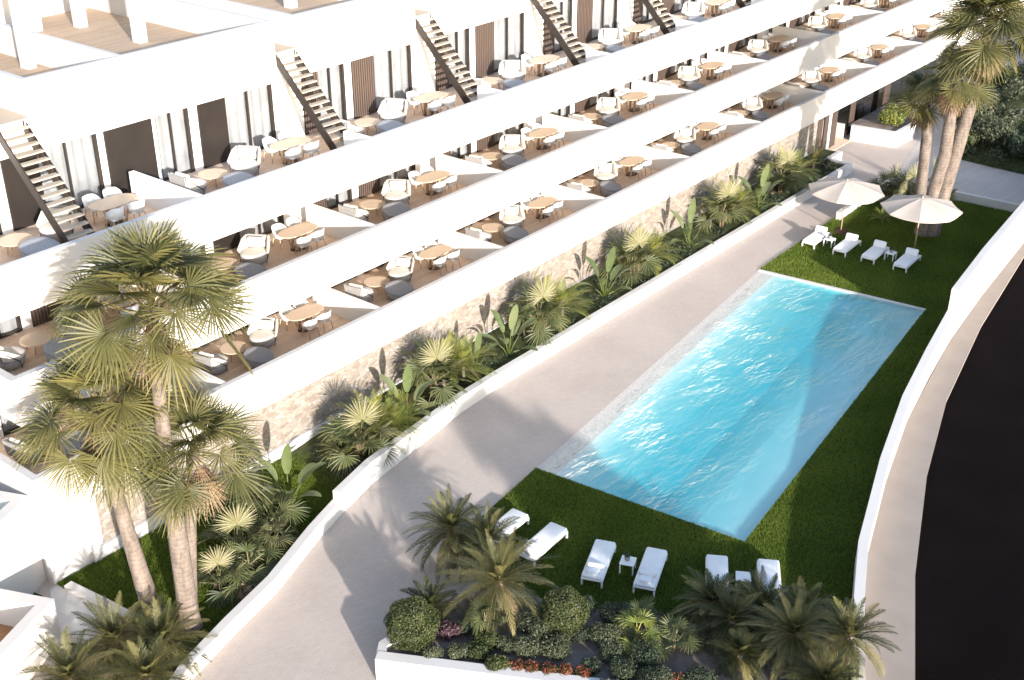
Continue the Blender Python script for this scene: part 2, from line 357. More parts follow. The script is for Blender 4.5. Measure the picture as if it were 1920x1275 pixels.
def struct(o): return tag(o, kind='structure')
used_proto = set()
def place(proto, loc, rz, label, group, scale=1):
    if proto.name not in used_proto: used_proto.add(proto.name); kids_of(proto); o = proto
    else: o = copy_tree(proto)
    o.location = loc; o.rotation_euler = (0, 0, rz); o.scale = (scale,) * 3
    o['label'] = label; o['group'] = group; return o

# ------------------------------------------------------------------ camera, sun, sky
CAM_H = 25.0
cd = bpy.data.cameras.new('camera'); cam = bpy.data.objects.new('camera', cd); col.objects.link(cam)
cam.location = (0, 0, CAM_H); cam.rotation_euler = (R(90 - 27.6017), 0, R(38.9773 - 90))
cd.sensor_width = 36; cd.lens = 2300 / 1920 * 36; cd.clip_end = 2000; cd.clip_start = .1
scene.camera = cam
SUN_AZ, SUN_EL = 64.0, 13.7          # direction the light travels, from +X towards +Y; height of the sun
sl = bpy.data.lights.new('sun', 'SUN'); sun = bpy.data.objects.new('sun', sl); col.objects.link(sun)
sl.energy = 3.8; sl.angle = R(.9); sl.color = (1, .925, .85)
dv = Vector((math.cos(R(SUN_AZ)) * math.cos(R(SUN_EL)), math.sin(R(SUN_AZ)) * math.cos(R(SUN_EL)), -math.sin(R(SUN_EL))))
sun.rotation_euler = dv.to_track_quat('-Z', 'Y').to_euler(); sun.location = (0, -20, 40)
w = bpy.data.worlds.new('World'); scene.world = w; w.use_nodes = True
nt = w.node_tree; bg = nt.nodes['Background']; bg.inputs['Strength'].default_value = .15
sk = nt.nodes.new('ShaderNodeTexSky'); sk.sky_type = 'NISHITA'; sk.sun_disc = False
sk.sun_elevation = R(SUN_EL); sk.sun_rotation = math.atan2(-dv.x, -dv.y); sk.air_density = 1.0; sk.dust_density = 1.0; sk.ozone_density = 1.0
nt.links.new(sk.outputs[0], bg.inputs[0])
vs = scene.view_settings; vs.view_transform = 'Standard'; vs.look = 'None'; vs.exposure = 1.5; vs.gamma = 1; vs.use_curve_mapping = False
scene.cycles.max_bounces = 10; scene.cycles.diffuse_bounces = 7; scene.cycles.transparent_max_bounces = 16
scene.cycles.caustics_reflective = False; scene.cycles.caustics_refractive = False

# ------------------------------------------------------------------ ground, pool, lawns
PL, PW = 20.8, 8.2
def pf(a, b): p = P0 + PA * a + PB * b; return (p.x, p.y)
struct(MB().poly([(-400, -400), (500, -400), (500, 500), (-400, 500)], -1.9).build('ground', M['ground']))
# asphalt road and pavement outside the boundary wall
kerb = [(10, -1.5), (20, 4.1), (28.06, 7.8), (32.6, 9.7), (38.45, 11.7), (44.12, 13.21), (51.57, 14.55), (60.61, 15.7), (70, 16.55), (85, 17.6), (140, 21)]
wall_out = [(10, .2), (20, 5.6), (27.09, 9.0), (29.57, 10.15), (32.09, 11.19), (37.01, 12.66), (41.54, 13.79), (49.15, 15.07), (54.6, 15.67), (62.34, 16.3), (70, 17.1), (85, 18.3), (140, 21.8)]
struct(MB().poly(kerb + [(140, -60), (10, -60)], -.12).build('road', M['asphalt']))
struct(MB().prism(kerb + wall_out[::-1], -.4, 0).build('pavement', M['pavement']))
# cream paving round the pool: four sheets meeting at the pool edge
A0, A1, B0, B1 = -34, 100, -48, 24
dk = MB()
for q in ([(A0, B0), (A1, B0), (PL, 0), (0, 0)], [(A1, B0), (A1, B1), (PL, PW), (PL, 0)], [(A0, B0), (0, 0), (0, PW), (A0, B1)]):
    dk.poly([pf(*p) for p in q][::-1], -.004)
dk.poly([pf(*p) for p in [(0, PW), (PL, PW), (PL, PW + .8), (0, PW + .8)]][::-1], -.004)
struct(dk.build('pool_deck', M['paving']))
# basin: pebble beach, then a slope; right side raised to lighten the shadowed water
prof = [(0, .010), (.8, .035), (1.7, .15), (3.2, .26), (4.7, .31), (6.3, .15), (PW, .09)]
bs = MB()
def basin(mb, pr, a0=0, a1=PL):
    n = len(pr)
    vsx = [(*pf(a, b), -d) for b, d in pr for a in (a0, a1)]
    mb.add(vsx, [(2 * i, 2 * i + 2, 2 * i + 3, 2 * i + 1)[::-1] for i in range(n - 1)])
basin(bs, prof[1:])
top = [(b, d) for b, d in prof]
for a in (0, PL):
    v_ = [(*pf(a, b), -d) for b, d in top] + [(*pf(a, b), -.0) for b, d in top[::-1]]
    bs.add(v_, [tuple(range(len(v_)))])
bs.add([(*pf(0, PW), -.09), (*pf(PL, PW), -.09), (*pf(PL, PW), 0), (*pf(0, PW), 0)], [(0, 1, 2, 3)])
struct(bs.build('pool_basin', M['tile']))
pb = MB(); basin(pb, prof[:2]); struct(pb.build('pool_beach', M['pebble']))
wt = MB(); wt.prism([pf(.004, .02), pf(PL - .004, .02), pf(PL - .004, PW - .004), pf(.004, PW - .004)][::-1], -.7, -.018)
struct(wt.build('pool_water', M['water']))
cp = MB(); cp.prism([pf(PL + .002, -.02), pf(PL + .2, -.02), pf(PL + .2, PW + .02), pf(PL + .002, PW + .02)][::-1], -.05, .022)
struct(cp.build('pool_coping', M['plaster']))
# boundary wall, low part then tall part
lw_line = [(20.0, 5.6), (27.09, 9.0), (29.57, 10.15), (32.09, 11.19), (37.01, 12.66), (41.54, 13.79), (45.5, 14.5), (49.3, 15.1)]
o = MB().strip_wall(lw_line, .32, -.3, [.8, .82, .86, .9, .98, 1.1, 1.26, 1.42]).build('boundary_wall', M['plaster'])
tag(o, 'low white curving wall between the lawn and the beige pavement', 'wall')
hw_line = [(49.303, 15.1), (54.6, 15.67), (62.34, 16.3), (70, 17.1), (85, 18.3), (120, 20.6)]
o = MB().strip_wall(hw_line, .32, -.3, [2.42] * 4 + [2.9, 3.0]).build('boundary_wall', M['plaster'])
tag(o, 'taller stepped-up white wall along the road behind the parasol lawn', 'wall')
# lawns
wi = lambda p, t=.32: p
near_lawn = [pf(0, 0), pf(-5.2, 0), (24.2, 20.6), (24.0, 17.5), (24.75, 15.2), (26.5, 12.3), (27.6, 9.75), (29.4, 10.5), (31.95, 11.52), (36.9, 13.0), (41.45, 14.12), pf(14, PW), pf(0, PW)]
strip_lawn = [pf(14, PW), (41.45, 14.12), (45.45, 14.84), (49.3, 15.43), (54.56, 16.0), (62.3, 16.63), (66.4, 17.05), (66.25, 25.2), (59.1, 25.45), pf(PL + .2, 0), pf(PL + .2, PW), pf(PL, PW)]
left_lawn = [(15.0, 30.8), (15.25, 27.8), (14.0, 24.2), (15.0, 24.15), (17.0, 24.75), (19.1, 25.3), (21.6, 26.2), (23.1, 26.75), (24.8, 27.4), (25.2, 30.8)]
struct(MB().poly(near_lawn[::-1], .006).build('lawn', M['lawn']))
struct(MB().poly(strip_lawn, .008).build('lawn', M['lawn']))
struct(MB().poly(left_lawn, .006).build('lawn', M['lawn']))
def inpoly(px, py, poly):
    ins = np.zeros(len(px), bool); n = len(poly)
    for i in range(n):
        x0, y0 = poly[i]; x1, y1 = poly[i - 1]
        c = ((y0 > py) != (y1 > py)) & (px < (x1 - x0) * (py - y0) / (y1 - y0 + 1e-12) + x0); ins ^= c
    return ins
def grass(poly, dens, h, wid, label):
    xs = [p[0] for p in poly]; ys = [p[1] for p in poly]
    n = int((max(xs) - min(xs)) * (max(ys) - min(ys)) * dens)
    px = rng.uniform(min(xs), max(xs), n); py = rng.uniform(min(ys), max(ys), n)
    k = inpoly(px, py, poly); px, py = px[k], py[k]; n = len(px)
    a = rng.uniform(0, 2 * np.pi, n); ln = rng.uniform(.05, 1.0, n) * h * .45; hh = h * rng.uniform(.6, 1.2, n)
    dx, dy = np.cos(a), np.sin(a); ww = wid * rng.uniform(.7, 1.3, n)
    z0 = .0
    b0 = np.stack([px - dy * ww, py + dx * ww, np.full(n, z0)], 1); b1 = np.stack([px + dy * ww, py - dx * ww, np.full(n, z0)], 1)
    tp = np.stack([px + dx * ln, py + dy * ln, z0 + hh], 1)
    V = np.stack([b0, b1, tp], 1).reshape(-1, 3); Q = np.arange(3 * n).reshape(-1, 3)
    big = .5 + .18 * np.sin(px * 1.1 + 1.7 * np.sin(py * .8)) * np.cos(py * 1.3 + px * .35)
    T = np.clip(big + rng.normal(0, .2, n), 0, 1)
    o = quads('grass', V, Q, T, M['grassblade']); tag(o, label, 'grass', kind='stuff')
grass(near_lawn, 1700, .085, .012, 'short green grass of the lawn at the near end of the pool')
grass(strip_lawn, 1100, .10, .016, 'short green grass of the lawn under the parasols')
grass(left_lawn, 1700, .10, .012, 'green grass under the tall palms beside the building')

# ------------------------------------------------------------------ planting bed, planters, garden walls
gw = [(12.5, 22.7), (14.99, 23.96), (17.01, 24.52), (19.16, 25.03), (21.76, 25.99), (23.33, 26.47)]
o = MB().strip_wall(gw, .3, -.3, [.56] * 6).build('garden_wall', M['plaster'])
tag(o, 'low white kerb wall curving round the grass with the tall palms', 'wall')
gw2 = [(23.332, 26.47), (25.42, 26.99), (27.68, 27.27), (31.21, 27.75), (33.34, 27.85), (45, 27.87), (58, 27.87), (66.6, 27.87)]
o = MB().strip_wall(gw2, .28, -.3, [.92, .9, .86, .72, .66, .6, .58, .58]).build('planter_wall', M['plaster'])
tag(o, 'long white planter wall between the cream paving and the plant bed', 'wall')
o = MB().box(66.32, 28.17, -.3, 66.6, 29.6, .58).box(66.6, 29.3, -.3, 68.2, 29.6, .58).build('planter_wall', M['plaster'])
tag(o, 'short white wall closing the plant bed by the lobby porch', 'wall')
bed = [(24.9, 27.15), (27.6, 27.5), (31.2, 28.0), (45, 28.1), (66.35, 28.1), (66.35, 29.4), (68.2, 29.6), (68.2, 30.8), (24.9, 30.8)]
bm_ = MB(); bx = [(24.2, 27.15, .0), (25.6, 27.3, .12), (27.6, 27.55, .3), (31.2, 28.0, .45), (45, 28.1, .5), (66.35, 28.1, .5)]
bm_.add([p for x, y, z in bx for p in ((x, y, z), (x, 30.75, z))], [(2 * i, 2 * i + 2, 2 * i + 3, 2 * i + 1) for i in range(5)])
bm_.poly([(66.35, 29.5), (68.2, 29.6), (68.2, 30.75), (66.35, 30.75)], .5)
struct(bm_.build('bed_soil', M['bed']))

def leaves(nb, c, rad, n, size, tint0=.5, shell=.45, flat=.0, tvar=.22):
    """leaf cards scattered through an ellipsoid"""
    d = rng.normal(size=(n, 3)); d /= np.linalg.norm(d, axis=1)[:, None]
    if flat: d[:, 2] = np.abs(d[:, 2]) * (1 - flat) + d[:, 2] * flat
    lump = 1 + .10 * np.sin(d[:, 0] * 5 + c[0] * 3) * np.cos(d[:, 1] * 6 + c[1] * 3) + .06 * np.sin(d[:, 2] * 9 + c[0])
    r = rng.uniform(shell, 1, n) ** .5 * lump
    p = np.array(c) + d * r[:, None] * np.array(rad)
    u = d + rng.normal(0, .7, (n, 3)); u /= np.linalg.norm(u, axis=1)[:, None]
    v = np.cross(u, rng.normal(size=(n, 3))); v /= np.linalg.norm(v, axis=1)[:, None]
    w_ = np.cross(u, v); s = size * rng.uniform(.6, 1.3, n)[:, None]
    V = np.stack([p - v * s, p + w_ * s * .42, p + v * s, p - w_ * s * .42], 1).reshape(-1, 3)
    T = np.clip(tint0 + rng.normal(0, tvar, n) + .12 * np.sin(d[:, 0] * 7 + d[:, 1] * 5 + c[0] * 9), 0, 1)
    nb.add(V, np.arange(4 * n).reshape(-1, 4), T)

# low ground cover in the bed
nb = NB()
for i in range(150):
    x = rng.uniform(25.2, 66); y = rng.uniform(28.3, 30.4)
    if x < 30: y = max(y, 27.9 + (30 - x) * 0)
    leaves(nb, (x, y, np.interp(x, [24.2, 27.6, 31.2, 40], [0, .3, .45, .5]) + .02), (rng.uniform(.25, .55), rng.uniform(.25, .5), rng.uniform(.06, .2)), 130, .06, .45, .3)
o = nb.build('ground_cover', M['darkshrub']); tag(o, 'low dark ground cover between the plants of the long bed', 'ground cover', kind='stuff')

# ------------------------------------------------------------------ palms
def rotmat(a, e):
    ca, sa, ce, se = math.cos(a), math.sin(a), math.cos(e), math.sin(e)
    X = np.array([ce * ca, ce * sa, se]); Y = np.array([-sa, ca, 0]); Z = np.cross(X, Y)
    return np.stack([X, Y, Z])            # rows
def fan_leaf(nb, c, a, e, Lp, Rb, tint, nseg=30, spread=R(125), pitch=R(28), droop=.35, roll=0, petiole=True):
    c = np.array(c); m1 = rotmat(a, e); end = c + m1[0] * Lp
    m2 = rotmat(a, e - pitch)
    if roll:
        cr, sr = math.cos(roll), math.sin(roll); m2 = np.stack([m2[0], cr * m2[1] + sr * m2[2], -sr * m2[1] + cr * m2[2]])
    ph = np.linspace(-spread, spread, nseg) + rng.normal(0, .02, nseg); dphi = 2 * spread / nseg
    ln = Rb * (.72 + .28 * np.cos(ph * .8)) * rng.uniform(.9, 1.05, nseg)
    st = np.array([.03, .32, .58, .82, 1.0]); wd = np.array([.004, .5 * dphi * .32, .5 * dphi * .40, .5 * dphi * .22, .005])
    d = np.stack([np.cos(ph), np.sin(ph), np.zeros(nseg)], 1); p = np.stack([-np.sin(ph), np.cos(ph), np.zeros(nseg)], 1)
    sgn = np.where(np.arange(nseg) % 2, 1, -1)[:, None]
    V = np.zeros((nseg, 5, 2, 3))
    cup = .16 * (1 - np.cos(ph))                         # sides of the fan fold forward
    for k in range(5):
        ctr = d * (st[k] * ln)[:, None]; ctr[:, 2] += st[k] * ln * cup
        for j, s in enumerate((-1, 1)):
            q = ctr + p * (s * wd[k] * ln)[:, None]; q[:, 2] += (s * sgn[:, 0]) * wd[k] * ln * .55
            V[:, k, j] = q
    dist = np.linalg.norm(V, axis=3)
    W = V @ m2 + end
    fl = droop * rng.uniform(.75, 1.25, nseg)[:, None, None]
    W[..., 2] -= fl * (dist ** 2.2) / Rb ** 1.2
    W = W.reshape(-1, 3); base = np.arange(nseg)[:, None, None] * 10 + np.arange(4)[None, :, None] * 2
    Q = (base + np.array([0, 1, 3, 2])).reshape(-1, 4)
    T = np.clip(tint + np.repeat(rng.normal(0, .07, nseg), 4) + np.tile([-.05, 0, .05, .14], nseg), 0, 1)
    nb.add(W, Q, T)
    if petiole:
        s = .022 * (1 + .0 * Lp); Yv = m1[1] * s; Zv = m1[2] * s * .6
        V = np.array([c - Yv * 1.6, c + Yv * 1.6, c + Zv * 1.6, end - Yv * .6, end + Yv * .6, end + Zv])
        nb.add(V, np.array([[0, 1, 4, 3], [1, 2, 5, 4], [2, 0, 3, 5]]), np.full(3, .97))
def fan_crown(nb, c, n, Lp, Rb, e_hi=80, e_lo=-50, tint=.5, nseg=30, droop=.35, tvar=.12, spread=125):
    a0 = rng.uniform(0, 6)
    for i in range(n):
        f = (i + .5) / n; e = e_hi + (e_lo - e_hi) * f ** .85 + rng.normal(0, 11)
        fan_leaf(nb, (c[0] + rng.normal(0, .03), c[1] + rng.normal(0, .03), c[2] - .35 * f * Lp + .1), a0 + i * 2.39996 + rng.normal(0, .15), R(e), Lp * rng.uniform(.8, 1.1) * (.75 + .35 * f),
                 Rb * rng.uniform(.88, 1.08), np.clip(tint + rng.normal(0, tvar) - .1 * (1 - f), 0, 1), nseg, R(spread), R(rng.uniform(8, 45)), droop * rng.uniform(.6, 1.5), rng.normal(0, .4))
def trunk_mesh(pts, radii, parent, loc=(0, 0, 0)):
    # smooth curve through the points with slight irregular rings
    P = [Vector(p) for p in pts]; out = []; rr = []
    for i in range(len(P) - 1):
        for k in range(8):
            t = k / 8; p = P[i].lerp(P[i + 1], t); r = radii[i] * (1 - t) + radii[i + 1] * t
            out.append(p); rr.append(r * (1 + random.uniform(-.03, .035)))
    out.append(P[-1]); rr.append(radii[-1])
    return MB().tube(out, rr, 20).build('trunk', M['trunk'], parent, True)
def tall_palm(base, pts, radii, n, Lp, Rb, label, ndead=10, tint=.5, nseg=42, e_lo=-22):
    t = thing('fan_palm', label, 'palm tree', (*base, 0), group='tall fan palms')
    L = [(x - base[0], y - base[1], z) for x, y, z in pts]
    trunk_mesh(L, radii, t)
    c = L[-1]
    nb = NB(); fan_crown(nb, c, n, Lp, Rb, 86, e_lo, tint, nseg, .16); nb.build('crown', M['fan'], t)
    nd = NB()
    for i in range(ndead):
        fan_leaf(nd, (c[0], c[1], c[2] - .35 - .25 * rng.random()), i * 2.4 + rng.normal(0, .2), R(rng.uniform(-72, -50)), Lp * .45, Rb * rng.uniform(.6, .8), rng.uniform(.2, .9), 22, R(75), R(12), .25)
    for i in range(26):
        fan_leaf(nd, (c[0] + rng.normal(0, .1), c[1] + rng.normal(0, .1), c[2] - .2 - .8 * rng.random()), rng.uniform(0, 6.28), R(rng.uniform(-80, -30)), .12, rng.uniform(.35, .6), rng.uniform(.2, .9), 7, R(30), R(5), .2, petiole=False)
    nd.build('dry_frond_skirt', M['dead'], t)
    return t
tall_palm((16.36, 25.79), [(16.36, 25.79, -.1), (16.37, 25.78, .5), (16.40, 25.74, 5.0), (16.43, 25.69, 7.85), (16.55, 25.55, 10.9)], [.40, .32, .25, .20, .15], 46, 1.7, 1.3,
          'tallest fan palm of the left trio, its crown in front of the middle terraces', 8, .54, 44, -2)
tall_palm((15.87, 26.89), [(15.87, 26.89, -.1), (15.85, 26.92, .5), (15.66, 27.15, 3.3), (15.54, 27.3, 5.37), (15.52, 27.33, 7.45)], [.36, .30, .22, .19, .17], 36, 1.45, 1.25,
          'left leaning fan palm of the left trio, its trunk foot in shadow', 16, .58, 44, -15)
tall_palm((16.62, 26.15), [(16.62, 26.15, -.1), (16.66, 26.1, .5), (16.95, 25.9, 3.4), (17.25, 25.6, 6.0)], [.28, .22, .18, .15], 26, 1.2, 1.1,
          'shortest fan palm of the left trio, half hidden behind the thick trunk', 10, .52)
tall_palm((60.34, 20.47), [(60.34, 20.47, -.1), (60.38, 20.4, .6), (60.75, 19.96, 5.25), (60.93, 19.76, 7.3), (61.1, 19.6, 10.9)], [.44, .38, .34, .30, .22], 46, 1.6, 1.6,
          'tallest fan palm of the right group, leaning over the white parasol', 14, .48)
tall_palm((60.05, 20.9), [(60.05, 20.9, -.1), (60.1, 20.85, .6), (60.4, 20.45, 4.4), (60.45, 20.6, 8.3)], [.42, .36, .33, .25], 22, 1.0, 1.2,
          'middle fan palm of the right group, its crown under the tallest one', 10, .45)
tall_palm((62.83, 22.19), [(62.83, 22.19, -.1), (62.8, 22.2, .5), (62.69, 22.36, 4.25), (62.46, 22.65, 6.5)], [.36, .31, .27, .21], 26, 1.0, 1.15,
          'slim fan palm left of the right group, nearest the building', 14, .47)

def feather_frond(nb, c, a, e, L, bend, lmax, tint, npair=30, wid=.009, vee=R(32), stem=True):
    c = np.array(c); seg = 12; pts = [c]; tans = []; dirs = []
    for k in range(seg):
        ee = e - bend * ((k + .5) / seg) ** 1.2; m = rotmat(a, ee); dirs.append(m); pts.append(pts[-1] + m[0] * L / seg)
    pts = np.array(pts); t = np.linspace(.10, .995, npair); V = []; T = []
    for i, tt in enumerate(t):
        k = min(int(tt * seg), seg - 1); f = tt * seg - k; p = pts[k] * (1 - f) + pts[k + 1] * f; m = dirs[k]
        l = lmax * (math.sin(math.pi * (.18 + .80 * tt)) ** .7) * rng.uniform(.9, 1.08); sw = R(52 - 22 * tt) + rng.normal(0, .06)
        for s in (-1, 1):
            d = m[0] * math.cos(sw) + s * m[1] * math.sin(sw) * math.cos(vee) + m[2] * math.sin(sw) * math.sin(vee)
            q = np.cross(d, m[2]); q /= np.linalg.norm(q) + 1e-9
            w_ = wid * (1 - .3 * tt); p1 = p + d * l * .5; p2 = p + d * l; p2[2] -= .26 * l * rng.uniform(.3, 1.5); p1[2] -= .02 * l
            V += [p - q * w_ * .5, p + q * w_ * .5, p1 + q * w_, p1 - q * w_, p2 + q * w_ * .15, p2 - q * w_ * .15]
            tv = np.clip(tint + rng.normal(0, .06), 0, 1); T += [tv, min(tv + .06, 1)]
    V = np.array(V); n = len(V) // 6; b = np.arange(n)[:, None] * 6
    nb.add(V, np.stack([b + np.array([0, 1, 2, 3]), b + np.array([3, 2, 4, 5])], 1).reshape(-1, 4), np.array(T))
    if stem:
        ss = []; 
        for k in range(seg + 1):
            m = dirs[min(k, seg - 1)]; w_ = .018 * (1 - .8 * k / seg); ss += [pts[k] - m[1] * w_, pts[k] + m[1] * w_]
        b = np.arange(seg)[:, None] * 2
        nb.add(np.array(ss), (b + np.array([0, 1, 3, 2])), np.full(seg, .9))
def feather_palm(loc, n, L, lmax, label, group, tint=.5, h=.5, e_hi=84, e_lo=-15, bend=75, npair=42, mat='feather', tvar=.15, r=.14, cat='palm', dead=3):
    t = thing('feather_palm', label, cat, loc, group=group)
    MB().tube([(0, 0, -.3), (0, 0, h * .5), (.02, 0, h)], [r * 1.2, r, r * .9], 12).build('trunk', M['trunk'], t, True)
    nb = NB(); a0 = rng.uniform(0, 6)
    for i in range(n):
        f = (i + .5) / n; e = e_hi + (e_lo - e_hi) * f ** .9 + rng.normal(0, 5)
        feather_frond(nb, (0, 0, h), a0 + i * 2.39996 + rng.normal(0, .12), R(e), L * rng.uniform(.85, 1.08) * (.72 + .28 * min(1, 2 * f)), R(bend * rng.uniform(.75, 1.2)) * (.45 + .55 * f),
                      lmax * rng.uniform(.9, 1.1), np.clip(tint + rng.normal(0, tvar), 0, 1), npair)
    nb.build('crown', M[mat], t)
    if dead:
        nd = NB()
        for i in range(dead): feather_frond(nd, (0, 0, h - .05), rng.uniform(0, 6.28), R(rng.uniform(-35, -15)), L * .75, R(50), lmax * .8, rng.random(), npair)
        nd.build('dry_fronds', M['dead'], t)
    return t
def fan_bush(loc, n, Lp, Rb, label, group, tint=.55, h=.3, stems=3, mat='palefan', e_lo=5, hero=True):
    t = thing('fan_palm_bush', label, 'fan palm', loc, group=group)
    st = MB()
    for k in range(stems):
        a = k * 2.1 + 1; st.tube([(.06 * math.cos(a), .06 * math.sin(a), -.2), (.12 * math.cos(a), .12 * math.sin(a), h)], [.07, .05], 8)
    st.build('stem', M['dead'], t, True)
    nb = NB(); fan_crown(nb, (0, 0, h), n, Lp, Rb, 84, e_lo, tint, 26, .22, .16, 115)
    if hero:   # the big upright fan facing the sun
        fan_leaf(nb, (0, -.05, h), R(-115), R(72), Lp * 1.35, Rb * 1.15, .95, 34, R(135), R(-22), .05)
        fan_leaf(nb, (.05, -.05, h), R(-75), R(40), Lp * 1.0, Rb, .8, 30, R(120), R(-10), .15)
    nb.build('crown', M[mat], t); return t
def paddle_plant(loc, n, label, group, s=1.0):
    t = thing('bird_of_paradise_plant', label, 'plant', loc, group=group)
    pet = MB(); nb = NB()
    spec = [(R(-100), 84, 1.05, 1.0), (R(-40), 62, .75, .85), (R(200), 58, .7, .85), (R(95), 66, .8, .85), (R(20), 45, .65, .8), (R(150), 40, .55, .75), (R(-75), 35, .5, .7), (R(-130), 60, .6, .7)][:n]
    for (a, e, lp, lb) in spec:
        a += rng.normal(0, .2); e = R(e + rng.normal(0, 4)); m = rotmat(a, e); lp *= s; lb *= s * 1.12
        p0 = np.zeros(3); p1 = m[0] * lp; pet.tube([tuple(p0 - np.array([0, 0, .1])), tuple(p1 * .5), tuple(p1)], [.035 * s, .025 * s, .018 * s], 7)
        sg = 9; W = []; c = p1.copy(); ang = e
        face = R(-100) if e > R(75) else a
        for k in range(sg + 1):
            u = k / sg; wd = .15 * s * (math.sin(math.pi * min(1, u * .93 + .06)) ** .6) if k < sg else .004
            mm = rotmat(a, ang)
            if e > R(75): side = np.array([.70, -.71, 0]); nrm = np.array([-.71, -.70, .1])
            else: side, nrm = mm[1], mm[2]
            W += [c - side * wd + nrm * wd * .3, c, c + side * wd + nrm * wd * .3]
            c = c + mm[0] * lb / sg; ang -= R(38 if e < R(75) else 10) / sg * (1 + u)
        V = np.array(W); b = np.arange(sg)[:, None] * 3
        Q = np.concatenate([b + np.array([0, 1, 4, 3]), b + np.array([1, 2, 5, 4])]); tv = np.clip(.55 + rng.normal(0, .15), 0, 1)
        nb.add(V, Q, np.clip(tv + rng.normal(0, .05, len(Q)), 0, 1))
    pet.build('stem', M['areca'], t, True); nb.build('leaf_blades', M['banana'], t, None, True); return t

ORD = ['first', 'second', 'third', 'fourth', 'fifth', 'sixth', 'seventh', 'eighth', 'ninth', 'tenth']
bz = .5
for i, (x, y) in enumerate([(26.0, 28.2), (30.75, 28.9), (37.6, 29.0), (44.9, 29.0), (53.2, 29.0), (59.8, 29.1)]):
    zz = float(np.interp(x, [24.2, 27.6, 31.2, 40], [0, .3, .45, .5]))
    fan_bush((x, y, zz), 20, .95, .85, f'pale fan palm with one big upright fan, {ORD[i]} in the long bed from the left', 'fan palms in the long bed', .45, .75)
    feather_palm((x + .9, y + .25, zz), 46, 2.0, .36, f'yellow-green feathery palm with many stems, {ORD[i]} in the long bed from the left', 'feathery palms in the long bed', .72, .6, 88, 22, 55, 32, 'areca', .24, .07, 'palm', 2)
    feather_palm((x + 2.0, y + .15, zz), 36, 1.65, .34, f'olive feathery palm right of the yellow-green one in plant group {ORD[i]}'.replace('plant group ' + ORD[i], f'the {ORD[i]} plant group'), 'olive feathery palms in the long bed', .45, .5, 86, 12, 58, 30, 'areca', .22, .06, 'palm', 1)
    feather_palm((x - .5, y + .35, zz), 22, .95, .26, f'low dark feathery palm at the left foot of the {ORD[i]} plant group', 'low feathery palms in the long bed', .35, .45, 80, 15, 55, 26, 'feather', .2, .05, 'palm', 1)
for i, (x, y, s) in enumerate([(28.81, 28.5, 1.2), (35.36, 28.8, 1.2), (42.5, 28.9, 1.25), (49.91, 28.9, 1.25), (56.78, 28.8, 1.25)]):
    paddle_plant((x, y, bz), 7, f'upright paddle-leaved plant, {ORD[i]} in the long bed from the left', 'paddle-leaved plants in the long bed', s)
paddle_plant((33.4, 28.9, bz), 6, 'smaller paddle-leaved plant close behind the second feathery palm', 'paddle-leaved plants in the long bed', .9)
paddle_plant((22.66, 28.4, 0), 8, 'paddle-leaved plant standing alone on the grass near the stone wall', 'paddle-leaved plants on the grass', 1.2)
feather_palm((64.3, 29.3, bz), 13, 1.7, .5, 'dark spiky palm at the right end of the long bed by the slatted doors', 'feathery palms in the long bed', .45, .4, 85, 30, 35, 24, 'feather', .2, .09, 'palm', 0)
feather_palm((64.9, 28.8, bz), 12, .9, .25, 'low dark feathery palm beside the spiky one at the bed end', 'feathery palms in the long bed', .3, .2, 80, 0, 60, 22, 'feather', .15, .06, 'palm', 0)
# clump on the left grass
for (x, y, n, Lp, Rb, tn, lab) in [
    (19.7, 27.6, 16, .85, .78, .55, 'fan palm bush with a large pale fan in the clump beside the tall trunks'),
    (21.4, 29.0, 16, .9, .72, .5, 'green fan palm bush at the back of the clump near the stone wall'),
    (21.3, 27.7, 15, .8, .68, .6, 'yellowish fan palm bush on the right side of the clump on the grass'),
    (19.3, 26.5, 14, .7, .66, .45, 'low fan palm bush at the front of the clump near the kerb wall'),
    (20.5, 26.8, 12, .6, .6, .75, 'bluish spiky fan palm bush at the right front of the clump'),
    (18.1, 26.6, 13, .7, .66, .4, 'dark fan palm bush right beside the thick pale trunk')]:
    fan_bush((x, y, 0), n, Lp, Rb, lab, 'fan palm bushes on the left grass', tn, .3, 3, 'palefan', -5, 'pale' in lab)
nb = NB()
leaves(nb, (18.4, 25.6, .22), (.35, .3, .2), 70, .14, .8, .2)
o = nb.build('dry_leaf_plant', M['dead']); tag(o, 'small plant with dry orange leaves in front of the fan palm clump', 'plant')
for k, (x, y, L, lab) in enumerate([(12.46, 26.0, 1.55, 'feathery palm in the bottom left corner against the white block wall'), (14.14, 26.25, 1.6, 'feathery palm behind the others at bottom left, nearest the white steps'),
                              (15.0, 25.2, 1.55, 'feathery palm at bottom left nearest the kerb wall and the palm trunks'), (13.85, 24.3, 1.5, 'feathery palm at the bottom edge, in front of the bottom left group')]):
    feather_palm((x, y, 0), 58, L * 1.12, .29, lab, 'feathery palms at bottom left', .52, .75, 80, -30, 72, 42, tvar=.24)
